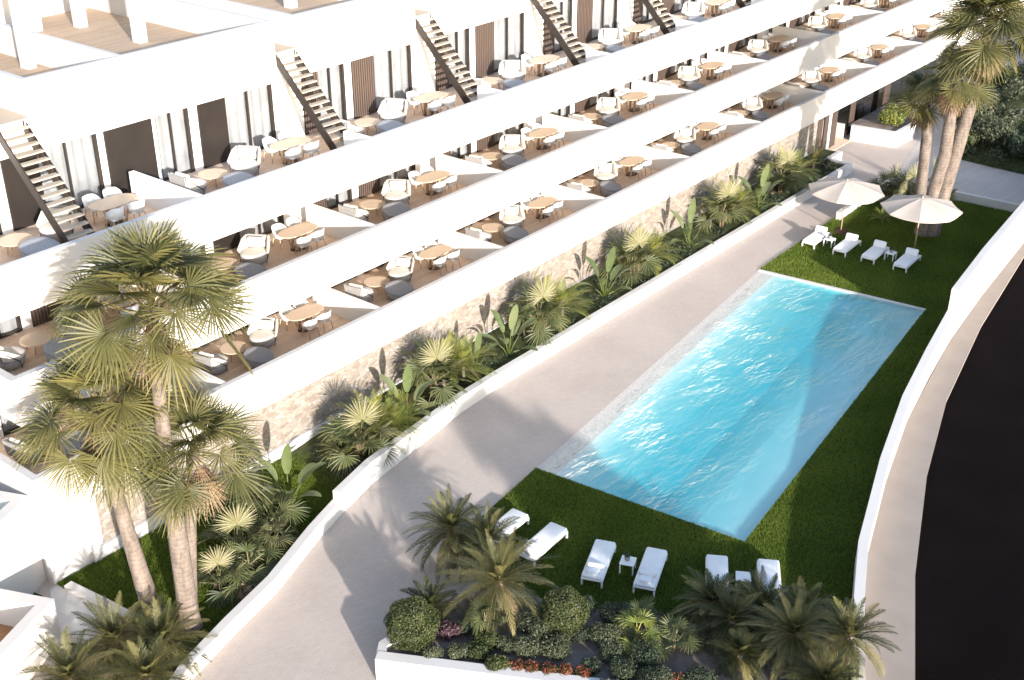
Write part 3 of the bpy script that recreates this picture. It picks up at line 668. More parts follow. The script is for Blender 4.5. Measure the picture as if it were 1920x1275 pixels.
# far planting by the right palms
for (x, y, n, Lp, Rb, tn, lab) in [(64.3, 23.6, 18, .9, .8, .55, 'pale fan palm bush left of the slim palm trunk behind the parasols'), (64.2, 24.6, 14, .8, .7, .35, 'dark fan palm bush behind the pale one near the slim trunk'),
                              (63.9, 21.8, 15, .85, .75, .5, 'fan palm bush between the slim trunk and the thick trunks'), (62.9, 23.3, 12, .6, .6, .35, 'low dark fan palm bush in front of the slim trunk')]:
    fan_bush((x, y, 0), n, Lp, Rb, lab, 'fan palm bushes by the right palms', tn, .4, 3, 'palefan', -10)
feather_palm((66.2, 22.6, 0), 9, 1.9, .4, 'bright upright yellow-green palm behind the thick right trunks', 'far feathery palms', .8, .4, 86, 55, 25, 22, 'areca', .15, .07, 'palm', 0)
feather_palm((60.5, 23.3, 0), 22, .9, .16, 'low arching grassy plant on the lawn between the two parasols', 'far feathery palms', .6, .15, 80, 5, 80, 16, 'areca', .2, .07, 'plant', 0)

# ------------------------------------------------------------------ bottom planter with palms and shrubs
pl_out = [(18.29, 19.81), (20.5, 15.8), (23.4, 10.6), (25.2, 7.4)]
o = MB().strip_wall(pl_out, .35, -.3, [.82] * 4).build('planter_wall', M['plaster']); tag(o, 'white front wall of the planter at the bottom edge of the picture', 'wall')
o = MB().strip_wall([(23.9, 17.6), (22.3, 20.2), (18.9, 20.25), (18.31, 19.82)], .3, -.3, [.5, .5, .8, .815]).build('planter_wall', M['plaster']); tag(o, 'white return wall of the bottom planter behind the ball shrub', 'wall')
o = MB().strip_wall([(27.6, 9.7), (26.4, 12.2), (24.7, 15.26), (23.95, 17.5)], .25, -.3, [.3] * 4).build('planter_wall', M['plaster']); tag(o, 'low white edging between the near lawn and the bottom planter', 'wall')
struct(MB().poly([(18.55, 19.9), (20.8, 16.0), (23.7, 10.8), (25.4, 8.0), (27.5, 9.8), (26.3, 12.2), (24.6, 15.2), (23.8, 17.5), (22.1, 20.1), (19.0, 20.1)], .62).build('planter_soil', M['soil']))
def ball(loc, r, label):
    t = thing('ball_shrub', label, 'shrub', loc, group='ball shrubs')
    MB().tube([(0, 0, -.3), (0, 0, r * .6)], [.07, .05], 8).build('trunk', M['trunk'], t, True)
    nb = NB(); leaves(nb, (0, 0, r * .95), (r, r, r * .95), 17000, .036, .5, .6, 0, .28); nb.build('crown', M['ball'], t)
ball((19.62, 19.6, .62), .78, 'clipped ball shrub at the left corner of the bottom planter')
ball((22.85, 16.55, .62), .72, 'clipped ball shrub on the right of the big feathery palm')
for (x, y, z, n, L, h, lab, tn) in [
    (23.6, 21.6, .1, 36, 1.55, 1.35, 'tall feathery palm at the back left of the bottom planter by the paving', .42),
    (22.35, 18.6, .6, 40, 1.75, 1.05, 'large sunlit feathery palm in the middle of the bottom planter', .62),
    (24.0, 20.4, .1, 26, 1.3, 1.3, 'feathery palm overlapping the half hidden sun loungers', .5),
    (26.15, 13.5, .1, 30, 1.35, 1.0, 'feathery palm in front of the left lounger of the right pair', .5),
    (26.75, 12.1, .1, 34, 1.5, 1.05, 'feathery palm in front of the right lounger at the lawn edge', .42),
    (27.5, 11.2, .1, 26, 1.3, .9, 'feathery palm at the back of the right clump by the dark lawn', .45),
    (25.85, 10.7, .5, 38, 1.6, 1.1, 'big grey-green feathery palm at the front of the right clump', .6),
    (26.65, 9.4, .5, 28, 1.5, 1.2, 'feathery palm reaching over the low boundary wall to the pavement', .5),
    (25.6, 12.5, .5, 26, 1.3, .8, 'dark feathery palm in the middle of the right clump', .35),
    (20.9, 20.1, .5, 20, .95, .35, 'low dark feathery palm between the left ball shrub and the tall back palm', .3),
    (24.9, 9.3, .5, 30, 1.3, .8, 'feathery palm at the bottom edge in front of the big grey-green one', .5),
    (24.7, 11.7, .5, 22, 1.0, .6, 'small dark feathery palm at the lower left of the right clump', .35)]:
    feather_palm((x, y, z), int(n * 1.7), L * (1.2 if x < 24.5 else 1.02), .28, lab, 'feathery palms in the bottom planter', tn, h, 80, -32, 74, 44, dead=6, tvar=.24)
for (x, y, n, lab) in [(23.75, 14.55, 10, 'small yellowish fan palm in the bottom planter below the side table'), (24.2, 13.5, 11, 'small green fan palm right of the yellowish one in the bottom planter'), (24.2, 14.8, 9, 'small fan palm by the low white edging of the near lawn'), (21.4, 18.3, 10, 'low fan palm at the foot of the big sunlit feathery palm')]:
    fan_bush((x, y, .6), n, .55, .5, lab, 'small fan palms in the bottom planter', .45 if lab.startswith('small yellow') else .3, .3, 2, 'areca' if lab.startswith('small yellow') else 'palefan', 10, False)
def shrub(loc, r, label, mat='shrub', n=4200, leaf=.036, group='shrubs in the bottom planter', tn=.5, sq=.75):
    t = thing('shrub', label, 'shrub', loc, group=group)
    st = MB()
    for k in range(5):
        a = k * 1.26; st.tube([(0, 0, -.15), (r * .45 * math.cos(a), r * .45 * math.sin(a), r * .7)], [.025, .012], 6)
    st.build('branches', M['trunk'], t, True)
    nb = NB()
    for k in range(6):
        a = k * 1.05 + rng.random(); d = r * .45 * (k > 0)
        leaves(nb, (d * math.cos(a), d * math.sin(a), r * (.55 + .15 * rng.random())), (r * .62, r * .62, r * .55 * sq / .75), n // 6, leaf, tn + rng.normal(0, .1), .25)
    nb.build('foliage', M[mat], t); return t
for (x, y, r, mat, lab, lf) in [
    (22.2, 17.0, .62, 'shrub', 'grey-green shrub between the big feathery palm and the right ball shrub', .05), (21.4, 16.75, .45, 'shrub', 'grey-green shrub just above the red flowers on their left', .05),
    (21.9, 16.1, .5, 'shrub', 'rounded grey-green shrub just behind the middle red flowers', .05), (23.2, 15.25, .5, 'shrub', 'grey-green shrub right of the right ball shrub on bare soil', .05),
    (22.75, 14.75, .38, 'shrub', 'small grey-green shrub at the right end of the bare soil patch', .05), (24.15, 15.6, .5, 'darkshrub', 'dark low shrub along the white edging below the left near loungers', .045),
    (24.6, 14.4, .5, 'darkshrub', 'dark low shrub along the white edging left of the right palm clump', .045), (23.2, 13.9, .55, 'darkshrub', 'dark shrub behind the small yellowish fan palm at the bottom', .045),
    (22.6, 13.2, .5, 'darkshrub', 'dark shrub at the bottom edge below the small fan palms', .045), (20.05, 18.2, .34, 'shrub', 'small shrub on the planter front wall, second from its left end', .05),
    (19.55, 18.75, .3, 'shrub', 'small shrub on the planter front wall, nearest the left ball shrub', .05), (20.45, 17.75, .36, 'ball', 'small green shrub on the planter front wall, third from its left end', .05),
    (20.35, 17.0, .36, 'ball', 'small green shrub on the planter wall just left of the red flowers', .05), (20.9, 17.9, .4, 'ball', 'green shrub under the fronds of the big feathery palm', .05),
    (20.55, 19.0, .36, 'purple', 'purple-leaved shrub right of the left ball shrub', .05), (21.5, 13.9, .4, 'shrub', 'small grey shrub at the bottom edge right of the red flowers', .05),
    (21.2, 17.3, .36, 'shrub', 'grey-green shrub below the front fronds of the big sunlit palm', .05), (22.0, 14.9, .3, 'darkshrub', 'small dark shrub right behind the rightmost red flowers', .045),
    (22.9, 15.9, .34, 'darkshrub', 'small dark shrub in front of the right ball shrub', .045), (21.0, 18.7, .34, 'darkshrub', 'dark shrub right of the purple-leaved shrub under the palm', .045),
    (22.4, 14.1, .42, 'darkshrub', 'dark shrub between the bare soil patch and the bottom edge', .045), (23.9, 16.6, .42, 'darkshrub', 'dark shrub beside the right ball shrub along the white edging', .045),
    (24.6, 13.2, .45, 'darkshrub', 'dark shrub between the small green fan palm and the right clump', .045), (23.4, 12.2, .45, 'darkshrub', 'dark shrub at the bottom edge left of the right clump', .045)]:
    shrub((x, y, .6), r, lab, mat, 4600, lf * .72)
for i, (x, y) in enumerate([(20.62, 16.55), (20.85, 16.15), (21.08, 15.72), (21.35, 15.35), (21.6, 14.9)]):
    shrub((x, y, .6), .27, f'red flowering shrub, {ORD[i]} from the left along the planter front wall', 'red', 2200, .032, 'red flowering shrubs', .5, .9)
shrub((23.05, 12.75, .6), .3, 'dull red flowering shrub at the bottom edge left of the right clump', 'red', 2000, .032, 'red flowering shrubs', .45)

# ------------------------------------------------------------------ the apartment building
FY, GY = 30.8, 35.45                       # outer face of the parapets, plane of the windows
X0, W = 22.5, 7.62
XL, XR = 14.95, 106.3
DZ = {'top': 9.83, 'middle': 6.38, 'bottom': 2.92}
bld = thing('apartment_building', 'long white terraced apartment building with three stepped balcony rows', 'building', (XL, FY, 0), world=True)
for rn, z in DZ.items():
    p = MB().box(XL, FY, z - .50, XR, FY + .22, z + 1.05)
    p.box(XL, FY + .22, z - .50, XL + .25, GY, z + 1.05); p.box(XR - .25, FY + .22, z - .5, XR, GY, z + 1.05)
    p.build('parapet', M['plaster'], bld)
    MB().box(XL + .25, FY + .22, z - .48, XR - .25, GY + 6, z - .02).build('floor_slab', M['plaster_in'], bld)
    MB().box(XL + .25, FY + .22, z - .019, XR - .25, GY + .6, z).build('terrace_deck', M['deck'], bld)
    for k in range(11):
        x = X0 + W * k; MB().box(x - .1, FY + .221, z, x + .1, 32.3 if rn == 'top' and 0 < k < 9 else 34.75, z + 1.035).build('partition_wall', M['plaster_in'], bld)
units = range(-1, 11)
glz = [(1.68, 3.1), (4.72, 6.97)]
for rn, z in DZ.items():
    top_z = 2.38; wl = MB()
    roof = 12.9 if rn == 'top' else z + 3.45 - .50
    wl.box(XL + .25, GY, z + top_z, XR - .25, GY + .25, roof if rn != 'top' else 13.25)
    for k in units:
        x = X0 + W * k if k >= 0 else XL + .25; xe = X0 + W * (k + 1)
        b = X0 + W * k
        segs = [(0, 1.68), (3.1, 4.72), (6.97, W)]
        for a, c in segs:
            xa = max(b + a, XL + .25); xc = min(b + c, XR - .25)
            if xc > xa: wl.box(xa, GY, z, xc, GY + .25, z + top_z)
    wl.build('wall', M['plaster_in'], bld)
    for k in units:
        b = X0 + W * k
        if b + W > XR + .1: continue
        for gi, (a, c) in enumerate(glz):
            fr = MB(); zt = z + top_z
            a_, c_ = b + a, b + c; y0, y1 = GY + .02, GY + .10
            fr.box(a_, y0, z + .002, c_, y1, z + .10)
            fr.box(a_, y0, z + .10, a_ + .04, y1, zt); fr.box(c_ - .12, y0 - .02, z + .10, c_, y1, zt)
            md = a_ + (.60 if gi == 0 else 1.03); fr.box(md, y0, z + .10, md + .07, y1, zt)
            f = fr.build('window', M['dark_metal'], bld)
            MB().box(a_ + .04, GY + .055, z + .10, c_ - .12, GY + .065, zt).build('pane', M['glass'], f)
            f.matrix_parent_inverse = Matrix.Translation(-Vector(bld.location))
            cu = MB(); n = int((c - a) / .05); cv = []
            for q in range(n + 1):
                xx = a_ - .1 + (c_ - a_ + .75) * q / n; yy = GY + .20 + .035 * math.sin(q * 1.1) + .02 * math.sin(q * 2.7)
                cv += [(xx, yy, z), (xx, yy, zt)]
            cu.add(cv, [(2 * q, 2 * q + 2, 2 * q + 3, 2 * q + 1) for q in range(n)]).build('curtain', M['curtain'], f, True)
        first = (rn == 'top' and k in (-1, 0))
        pm = M['dark_panel'] if (first or (k == 0)) else M['slats']
        def panel(a, c):
            MB().box(b + a, GY - .07, z + .02, b + c, GY - .003, z + top_z - .002).build('shutter_panel', pm, bld, bevel=.01)
        panel(3.46, 4.70)
        if k == 0: panel(-.41, 1.5)
        elif k == -1: pass
        else: panel(.80, 1.62)
# rooms behind the curtains stay closed: back wall and end walls
bw = MB().box(XL + .25, GY + 5.8, 0, XR - .25, GY + 6.05, 13.2)
bw.box(XL, GY, 0, XL + .25, GY + 12, 13.24); bw.box(XR - .25, GY, 0, XR, GY + 12, 13.24)
bw.build('side_wall', M['plaster'], bld)
# ground storey: stone cladding with white margins, plinth, lobby opening at the right
gs = MB().box(XL, FY + .02, 0, 16.85, FY + .3, 2.418); gs.box(16.85, FY + .1, 0, 68.3, FY + .3, 2.418)
gs.box(XL, FY + .3, 0, XL + .25, GY, 2.4)
gs.build('wall', M['plaster'], bld)
MB().box(16.852, FY + .05, .5, 67.6, FY + .099, 2.416).build('stone_cladding', M['stone'], bld)
MB().box(16.4, FY - .06, -.1, 67.9, FY + .045, .5).build('plinth', M['plaster'], bld)
# lobby
lob = MB().box(68.3, 33.6, 0, 90, 33.8, 2.42); lob.box(68.3, FY + .3, 0, 68.5, 33.6, 2.42); lob.box(69.2, FY + .05, 0, 69.55, FY + .4, 2.415)
lob.box(72.1, FY + .35, 0, 72.3, 33.4, .95)
lob.build('lobby_wall', M['plaster'], bld)
MB().box(68.5, FY - .3, .002, 72.1, 33.6, .03).build('porch_deck', M['deck'], bld)
for (xa, xb, y) in [(67.62, 68.28, 30.82), (68.62, 69.18, 30.86), (69.9, 70.6, 30.95), (73.0, 73.75, 31.2), (78.2, 79.1, 31.2)]:
    MB().box(xa, y, .03, xb, y + .07, 2.41).build('slatted_screen', M['slats'], bld)
MB().box(70.6, 33.2, .03, 73.0, 33.22, 2.4).box(73.76, 31.6, .03, 78.2, 31.62, 2.4).box(79.1, 31.6, .03, 88, 31.62, 2.4).build('lobby_window', M['lobbyglass'], bld)
lf = MB()
for x, y in ((76.0, 31.58), (73.74, 31.56), (70.58, 33.16), (82, 31.58)): lf.box(x, y, .03, x + .06, y + .08, 2.4)
lf.build('window_frame', M['dark_metal'], bld)
# stairs to the roof
def staircase(y0=32.35, y1=35.62):
    z0, z1, wdt, n = 9.832, 13.30, 1.05, 16
    dy, dz = (y1 - y0) / n, (z1 - z0) / n
    st = MB()
    def plate(prof_, x):
        k = len(prof_)
        st.add([(x, a, b) for a, b in prof_] + [(x + .05, a, b) for a, b in prof_], [tuple(range(k))[::-1], tuple(range(k, 2 * k))] + [(i, (i + 1) % k, k + (i + 1) % k, k + i) for i in range(k)])
    plate([(y0 - .1, z0), (y0 + .22, z0), (y1, z1 - .30), (y1, z1 + .06), (y1 - .06, z1 + .06), (y0 - .1, z0 + .16)], 0)
    saw = [(y0 + .22, z0), (y1, z1 - .36), (y1, z1 - .03)]
    for i in range(n - 1, -1, -1): saw += [(y0 + dy * i, z0 + dz * (i + 1) - .03), (y0 + dy * i, z0 + dz * i - (.03 if i else 0))]
    plate(saw, wdt - .16)
    plate([(y0 + .02, z0), (y0 + .12, z0), (y1, z1 - .2), (y1, z1), (y1 - .04, z1), (y0 + .02, z0 + .1)], wdt - .05)
    o = st.build('staircase', M['dark_metal'], bld)
    for i in range(n):
        MB().rbox(((wdt - .06) / 2 + .03, y0 + dy * (i + .5), z0 + dz * (i + 1) - .005), (wdt - .115, .29, .045), .012, seg=2).build('tread', M['tread'], o)
    return o
st0 = None
for k in range(0, 9):
    xs = X0 + W * k - .33 if k else 18.45
    if st0 is None:
        st0 = staircase(); sk0 = [c for c in bpy.data.objects if c.parent == st0]; st0.location = (xs, 0, 0); continue
    c = st0.copy(); col.objects.link(c); c.location = (xs, 0, 0)
    for t_ in sk0:
        q = t_.copy(); col.objects.link(q); q.parent = c
# roof terraces
boxes = [(14.95, 18.4), (19.6, X0 + .66)] + [(X0 + .66 + W * k, X0 + W * (k + 1) - .34) for k in range(0, 8)]
YB = 47.0
MB().box(XL + .25, GY + .25, 12.95, XR - .25, YB, 13.25).build('roof_slab', M['plaster'], bld)
for i, (a, c) in enumerate(boxes):
    th = .2; r = MB().box(a, GY - .001, 13.25, c, GY + th, 14.5)
    r.box(a, GY + th, 13.25, a + th, YB, 14.498)
    if abs((boxes[i + 1][0] if i + 1 < len(boxes) else 999) - c) > .05: r.box(c - th, GY + th, 13.25, c, YB, 14.498)
    r.build('roof_parapet', M['plaster'], bld)
    MB().box(a + th, GY + th, 13.25, c - (th if abs((boxes[i + 1][0] if i + 1 < len(boxes) else 999) - c) > .05 else 0), YB, 13.40).build('roof_deck', M['roofdeck'], bld)
for k in range(-1, 8):
    xs = X0 + W * k - .34 if k > 0 else (18.4 if k == 0 else None)
    if xs is None: continue
    MB().box(xs, GY, 13.25, xs + (1.0 if k else 1.2), GY + 2.2, 13.31).build('stair_landing', M['tread'], bld)
ph = MB().box(XL, YB, 12.9, XR, YB + .3, 16.6)
ph.box(23.4, 44.9, 13.4, 26.1, 46.99, 16.2); ph.box(15.2, 43.2, 13.4, 21.2, 46.99, 16.2)
ph.build('penthouse_wall', M['plaster'], bld)
for k in range(0, 5):
    b = X0 + W * k
    for (dx, y) in ((.18 if k == 0 else 1.15, 40.4), (4.9, 40.4), (4.9, 44.3)):
        MB().box(b + dx - .2, y - .2, 13.401, b + dx + .2, y + .2, 16.2).build('column', M['plaster'], bld)
    MB().box(b - .1, 40.2, 16.2, b + 5.2, 40.6, 16.55).box(b + 4.7, 40.6, 16.2, b + 5.1, YB, 16.55).build('pergola_beam', M['plaster'], bld)
# planter in front of the lobby with a shrub
o = MB().strip_wall([(72.05, 30.6), (72.5, 27.75), (75.2, 27.6), (79.5, 29.3)], .3, -.2, [1.0] * 4).build('lobby_planter', M['plaster']); tag(o, 'white waist-high planter in front of the lobby windows', 'planter')
struct(MB().poly([(72.3, 30.6), (72.8, 28.05), (75.1, 27.9), (79.3, 29.5), (79, 31.0), (72.4, 31.0)], .85).build('planter_soil', M['soil']))
shrub((74.2, 28.9, .85), .8, 'bright green bush in the white planter by the lobby windows', 'areca', 2600, .09, 'lobby bushes', .4)
shrub((75.6, 29.2, .85), .8, 'bright green bush partly behind the slim palm in the lobby planter', 'areca', 2600, .09, 'lobby bushes', .4)

# ------------------------------------------------------------------ left end of the site: low white blocks, path
ang = R(204); ux, uy = math.cos(ang), math.sin(ang); vx, vy = -uy * -1, ux * -1   # u: along the front to the left, v: to the back
vx, vy = -math.sin(ang), math.cos(ang); vx, vy = (-vx, -vy) if vy < 0 else (vx, vy)
def fr2(o, a, b): return (o[0] + ux * a + vx * b, o[1] + uy * a + vy * b)
def walled(o, la, lb, th, top_, base, mat='plaster'):
    m = MB()
    m.prism([fr2(o, 0, 0), fr2(o, 0, th), fr2(o, la, th), fr2(o, la, 0)], base, top_)
    m.prism([fr2(o, 0, th), fr2(o, 0, lb), fr2(o, th, lb), fr2(o, th, th)], base, top_ - .002)
    m.prism([fr2(o, th, lb - th), fr2(o, th, lb), fr2(o, la, lb), fr2(o, la, lb - th)], base, top_ - .004)
    return m
oA = (13.6, 28.3)
t = thing('garden_block', 'low white walled terrace block with orange timber floor, at the left edge', 'wall block', (*oA, 0), world=True)
walled(oA, 6, 4.5, .36, 1.6, -.3).build('wall', M['plaster'], t)
MB().poly([fr2(oA, .36, .36), fr2(oA, 6, .36), fr2(oA, 6, 4.2), fr2(oA, .36, 4.2)], .55).build('floor', M['reddeck'], t)
oB = (14.93, 31.25)
t = thing('building_wing', 'low white side wing with a walled roof, at the left end of the apartments', 'building', (*oB, 0), world=True)
walled(oB, 7, 5, .36, 3.25, -.3).build('wall', M['plaster'], t)
MB().poly([fr2(oB, .36, .36), fr2(oB, 7, .36), fr2(oB, 7, 4.7), fr2(oB, .36, 4.7)], 2.5).build('roof', M['plaster_cool'], t)
struct(MB().poly([(14.4, 30.6), (10, 28.7), (10, 31), (14.2, 31.6)], .004).build('lawn', M['lawn']))
o = MB().strip_wall([(14.98, 30.3), (15.2, 28.6), (15.35, 27.4)], .28, -.1, [.2, .2, .16]).build('garden_kerb', M['plaster']); tag(o, 'short white kerb between the path and the grass at the left', 'kerb')
struct(MB().poly([(14.7, 30.7), (13.65, 28.75), (14.3, 27.3), (15.3, 27.3), (14.95, 30.7)][::-1], .012).build('path', M['plaster_cool']))
struct(MB().poly([(13.6, 28.2), (13.9, 26.2), (14.2, 27.2)], .006).build('lawn', M['lawn']))

# ------------------------------------------------------------------ far right: lane, kerb walls, hillside
struct(MB().poly([(66.6, 17.2), (80, 18.0), (125, 21), (125, 33), (85, 29.5), (76, 27.4), (66.7, 25.4)], .006).build('lane', M['lane']))
o = MB().strip_wall([(66.42, 17.3), (66.35, 19.5), (66.2, 22), (66.1, 25.4)], .26, -.2, [.5] * 4).build('lawn_kerb', M['plaster']); tag(o, 'low white wall closing the far end of the parasol lawn', 'wall')
o = MB().strip_wall([(65.83, 25.4), (62.5, 25.35), (59.1, 25.3)], .26, -.2, [.48] * 3).build('lawn_kerb', M['plaster']); tag(o, 'short low white wall along the paving beside the left parasol', 'wall')
hill_pts = [(72.6, 19.2), (72.9, 23.7), (76, 25.2), (79.1, 26.0), (84.7, 26.8), (97.8, 28.3), (118, 30.5), (118, 21.2), (90, 19.4)]
hv = []; cx, cy = 88, 23
hm = MB(); rings = [(1, 0), (.85, .9), (.6, 1.7), (.3, 2.2)]
for sc, z in rings: hv += [(cx + (x - cx) * sc, cy + (y - cy) * sc, z) for x, y in hill_pts]
n = len(hill_pts)
hm.add(hv, [(j * n + i, j * n + (i + 1) % n, (j + 1) * n + (i + 1) % n, (j + 1) * n + i)[::-1] for j in range(3) for i in range(n)] + [tuple(3 * n + i for i in range(n))[::-1]])
struct(hm.build('hillside', M['bed'], smooth=True))
nb = NB()
for i in range(130):
    a = rng.uniform(72.8, 100); b = rng.uniform(19.8, 28)
    if not inpoly(np.array([a]), np.array([b]), hill_pts)[0]: continue
    e = 1 - max(abs((a - cx) / 16), abs((b - cy) / 4.5)); z = max(0, min(2.2, e * 3))
    leaves(nb, (a, b, z + .2), (rng.uniform(.6, 1.1), rng.uniform(.6, 1.0), rng.uniform(.35, .7)), 420, .09, .4 + rng.normal(0, .12), .3)
o = nb.build('hill_undergrowth', M['shrub']); tag(o, 'dense dark undergrowth covering the hillside beyond the lane', 'undergrowth', kind='stuff')
for (x, y, r, mat, lab) in [(77.5, 24.9, 1.5, 'shrub', 'olive-toned bushy shrub at the upper left edge of the hillside'), (81.5, 25.8, 1.5, 'darkshrub', 'dark shrub by the lane at the upper part of the hillside'),
                       (75.2, 22.6, 1.4, 'shrub', 'grey-green spreading shrub in the middle of the hillside'), (74.2, 20.6, 1.1, 'darkshrub', 'dark rounded shrub at the lower corner of the hillside near the wall'),
                       (78.5, 23.0, 1.3, 'shrub', 'grey-green shrub at the right picture edge on the hillside'), (86.5, 26.4, 1.6, 'ball', 'green shrub where the lane passes behind the hillside'), (74.0, 24.0, .8, 'ball', 'small bright shrub at the left tip of the hillside')]:
    shrub((x, y, .6), r, lab, mat, 4200, .11, 'shrubs on the hillside', .5)

# ------------------------------------------------------------------ terrace furniture prototypes (face local +Y)
def make_lounge():
    t = thing('lounge_chair', 'x', 'lounge chair')
    MB().lathe([(.40, .03), (.46, .10), (.52, .30), (.515, .335), (.48, .34)], 32, 1, 1.02).build('base', M['shell'], t, True)
    MB().lathe([(.02, .335), (.47, .335), (.51, .365), (.515, .41), (.48, .445), (.36, .46), (.02, .465)], 32, 1, 1, (0, .03, 0)).build('seat_cushion', M['cushion'], t, True)
    MB().rbox((0, -.36, .675), (.66, .15, .45), .06, 0, 0, R(-15)).build('back_cushion', M['cushion'], t, True)
    for s_ in (-1, 1):
        a = [(.34, -.40, .42), (.38, -.53, .90), (.50, -.30, .80), (.565, .10, .50), (.50, .12, .40)]
        a = [(s_ * x, y, z) for x, y, z in a]; b = [(x + s_ * .05, y - .015, z) for x, y, z in a]; k = 5
        f = [tuple(range(k))[::-1], tuple(range(k, 2 * k))] + [(q, (q + 1) % k, k + (q + 1) % k, k + q) for q in range(k)]
        MB().add(a + b, f if s_ > 0 else [x[::-1] for x in f]).build('side_panel', M['cushion'], t)
        MB().tube([(s_ * .395, -.53, .90), (s_ * .44, -.34, .66), (s_ * .545, .06, .30), (s_ * .50, .12, .06)], .02, 7).build('strap', M['strap'], t, True)
    MB().add([(-.36, -.45, .30), (.36, -.45, .30), (.40, -.56, .89), (-.40, -.56, .89), (-.36, -.52, .30), (.36, -.52, .30), (.40, -.60, .89), (-.40, -.60, .89)],
             [(0, 1, 2, 3)[::-1], (4, 5, 6, 7), (0, 1, 5, 4), (1, 2, 6, 5), (2, 3, 7, 6), (3, 0, 4, 7)]).build('back_shell', M['shell'], t)
    return t
def make_pouf():
    t = thing('pouf', 'x', 'pouf'); n = 36
    def ring(r, z0, tilt):
        out = []
        for i in range(n):
            a = 2 * math.pi * i / n; c_, s_ = math.cos(a), math.sin(a)
            q = r / (abs(c_) ** 2.5 + abs(s_) ** 2.5) ** (1 / 2.5); out.append((q * c_ * 1.06, q * s_, z0 + tilt * q * s_))
        return out
    def stack(lv): 
        m = MB(); v = []
        for l in lv: v += ring(*l)
        k = len(lv); m.add(v, [(j * n + i, j * n + (i + 1) % n, (j + 1) * n + (i + 1) % n, (j + 1) * n + i) for j in range(k - 1) for i in range(n)] + [tuple(range(n - 1, -1, -1)), tuple((k - 1) * n + i for i in range(n))]); return m
    stack([(.42, .02, 0), (.47, .06, 0), (.53, .25, .05), (.53, .40, .16)]).build('base', M['shell'], t, True)
    stack([(.50, .402, .16), (.545, .425, .17), (.54, .47, .18), (.49, .50, .19), (.30, .515, .19), (.02, .52, .19)]).build('seat_cushion', M['pouf'], t, True)
    return t
def make_dining_chair():
    t = thing('dining_chair', 'x', 'chair')
    n = 22; vs_ = []; lv = [0, .5, 1]
    for side in (0, 1):
        for u in lv:
            for i in range(n + 1):
                th = R(-118) + R(236) * i / n; b = (1 - abs(th) / R(118)); top_ = .64 + .20 * min(1, b * 1.6)
                r = .25 + .045 * u - .03 * side; z = .42 + (top_ - .42) * u
                vs_.append((r * 1.08 * math.sin(th), -r * math.cos(th) - .02, z))
    k = n + 1; N_ = k * 3; fs = []
    for s_ in (0, 1):
        for j in range(2):
            for i in range(n):
                q = (s_ * N_ + j * k + i, s_ * N_ + j * k + i + 1, s_ * N_ + (j + 1) * k + i + 1, s_ * N_ + (j + 1) * k + i); fs.append(q if not s_ else q[::-1])
    for i in range(n): fs.append((2 * k + i, 2 * k + i + 1, N_ + 2 * k + i + 1, N_ + 2 * k + i)); fs.append((i, i + 1, N_ + i + 1, N_ + i)[::-1])
    for i in (0, n):
        for j in range(2): fs.append((j * k + i, N_ + j * k + i, N_ + (j + 1) * k + i, (j + 1) * k + i))
    MB().add(vs_, fs).build('backrest', M['chair_white'], t, True)
    MB().rbox((0, .0, .435), (.50, .50, .075), .1).build('seat', M['chair_white'], t, True)
    for sx in (-1, 1):
        for sy in (-1, 1):
            MB().tube([(sx * .19, sy * .18, .41), (sx * .25, sy * .24, 0)], [.024, .014], 7).build('leg', M['leg_wood'], t, True)
    return t
def make_coffee():
    t = thing('coffee_table', 'x', 'coffee table')
    MB().lathe([(.50, .375), (.53, .39), (.53, .41), (.51, .42), (.01, .421)], 36).build('tabletop', M['oak'], t)
    for k in range(4):
        a = R(45 + 90 * k); MB().tube([(.28 * math.cos(a), .28 * math.sin(a), .376), (.36 * math.cos(a), .36 * math.sin(a), 0)], [.028, .018], 8).build('leg', M['leg_wood'], t, True)
    return t
def make_dining():
    t = thing('dining_table', 'x', 'dining table')
    pts = []
    for k in range(40):
        a = 2 * math.pi * k / 40; c, s = math.cos(a), math.sin(a)
        pts.append((.84 * math.copysign(abs(c) ** .75, c), .47 * math.copysign(abs(s) ** .75, s)))
    MB().prism(pts, .705, .74).build('tabletop', M['oak'], t, bevel=.008)
    for sx in (-1, 1):
        for sy in (-1, 1):
            MB().obox((sx * .2, sy * .13, .355), (.14, .045, .69), 0, R(sx * -7)).build('leg', M['leg_wood'], t)
    MB().lathe([(.36, .002), (.36, .022), (.02, .024)], 28, 1.1, .75).build('base_plate', M['strap'], t)
    return t
P_l, P_c, P_t, P_d, P_p = make_lounge(), make_dining_chair(), make_coffee(), make_dining(), make_pouf()
from bpy_extras.object_utils import world_to_camera_view
fx, fyv = math.cos(R(38.9773)), math.sin(R(38.9773)); pt_ = R(27.6017)
def pix(p):
    x, y, z = p[0], p[1], p[2] - CAM_H; fwd = (x * fx + y * fyv); c = fwd * math.cos(pt_) - z * math.sin(pt_)
    return (960 + 2300 * (x * fyv - y * fx) / c, 637.5 - 2300 * (fwd * math.sin(pt_) + z * math.cos(pt_)) / c)
def seen(p, mg=25): u, v = pix(p); return -mg < u < 1920 + mg and -mg < v < 1275 + mg
DEG = R
UN = ['leftmost', 'second', 'third', 'fourth', 'fifth', 'sixth', 'seventh', 'eighth', 'ninth', 'tenth', 'eleventh', 'twelfth']
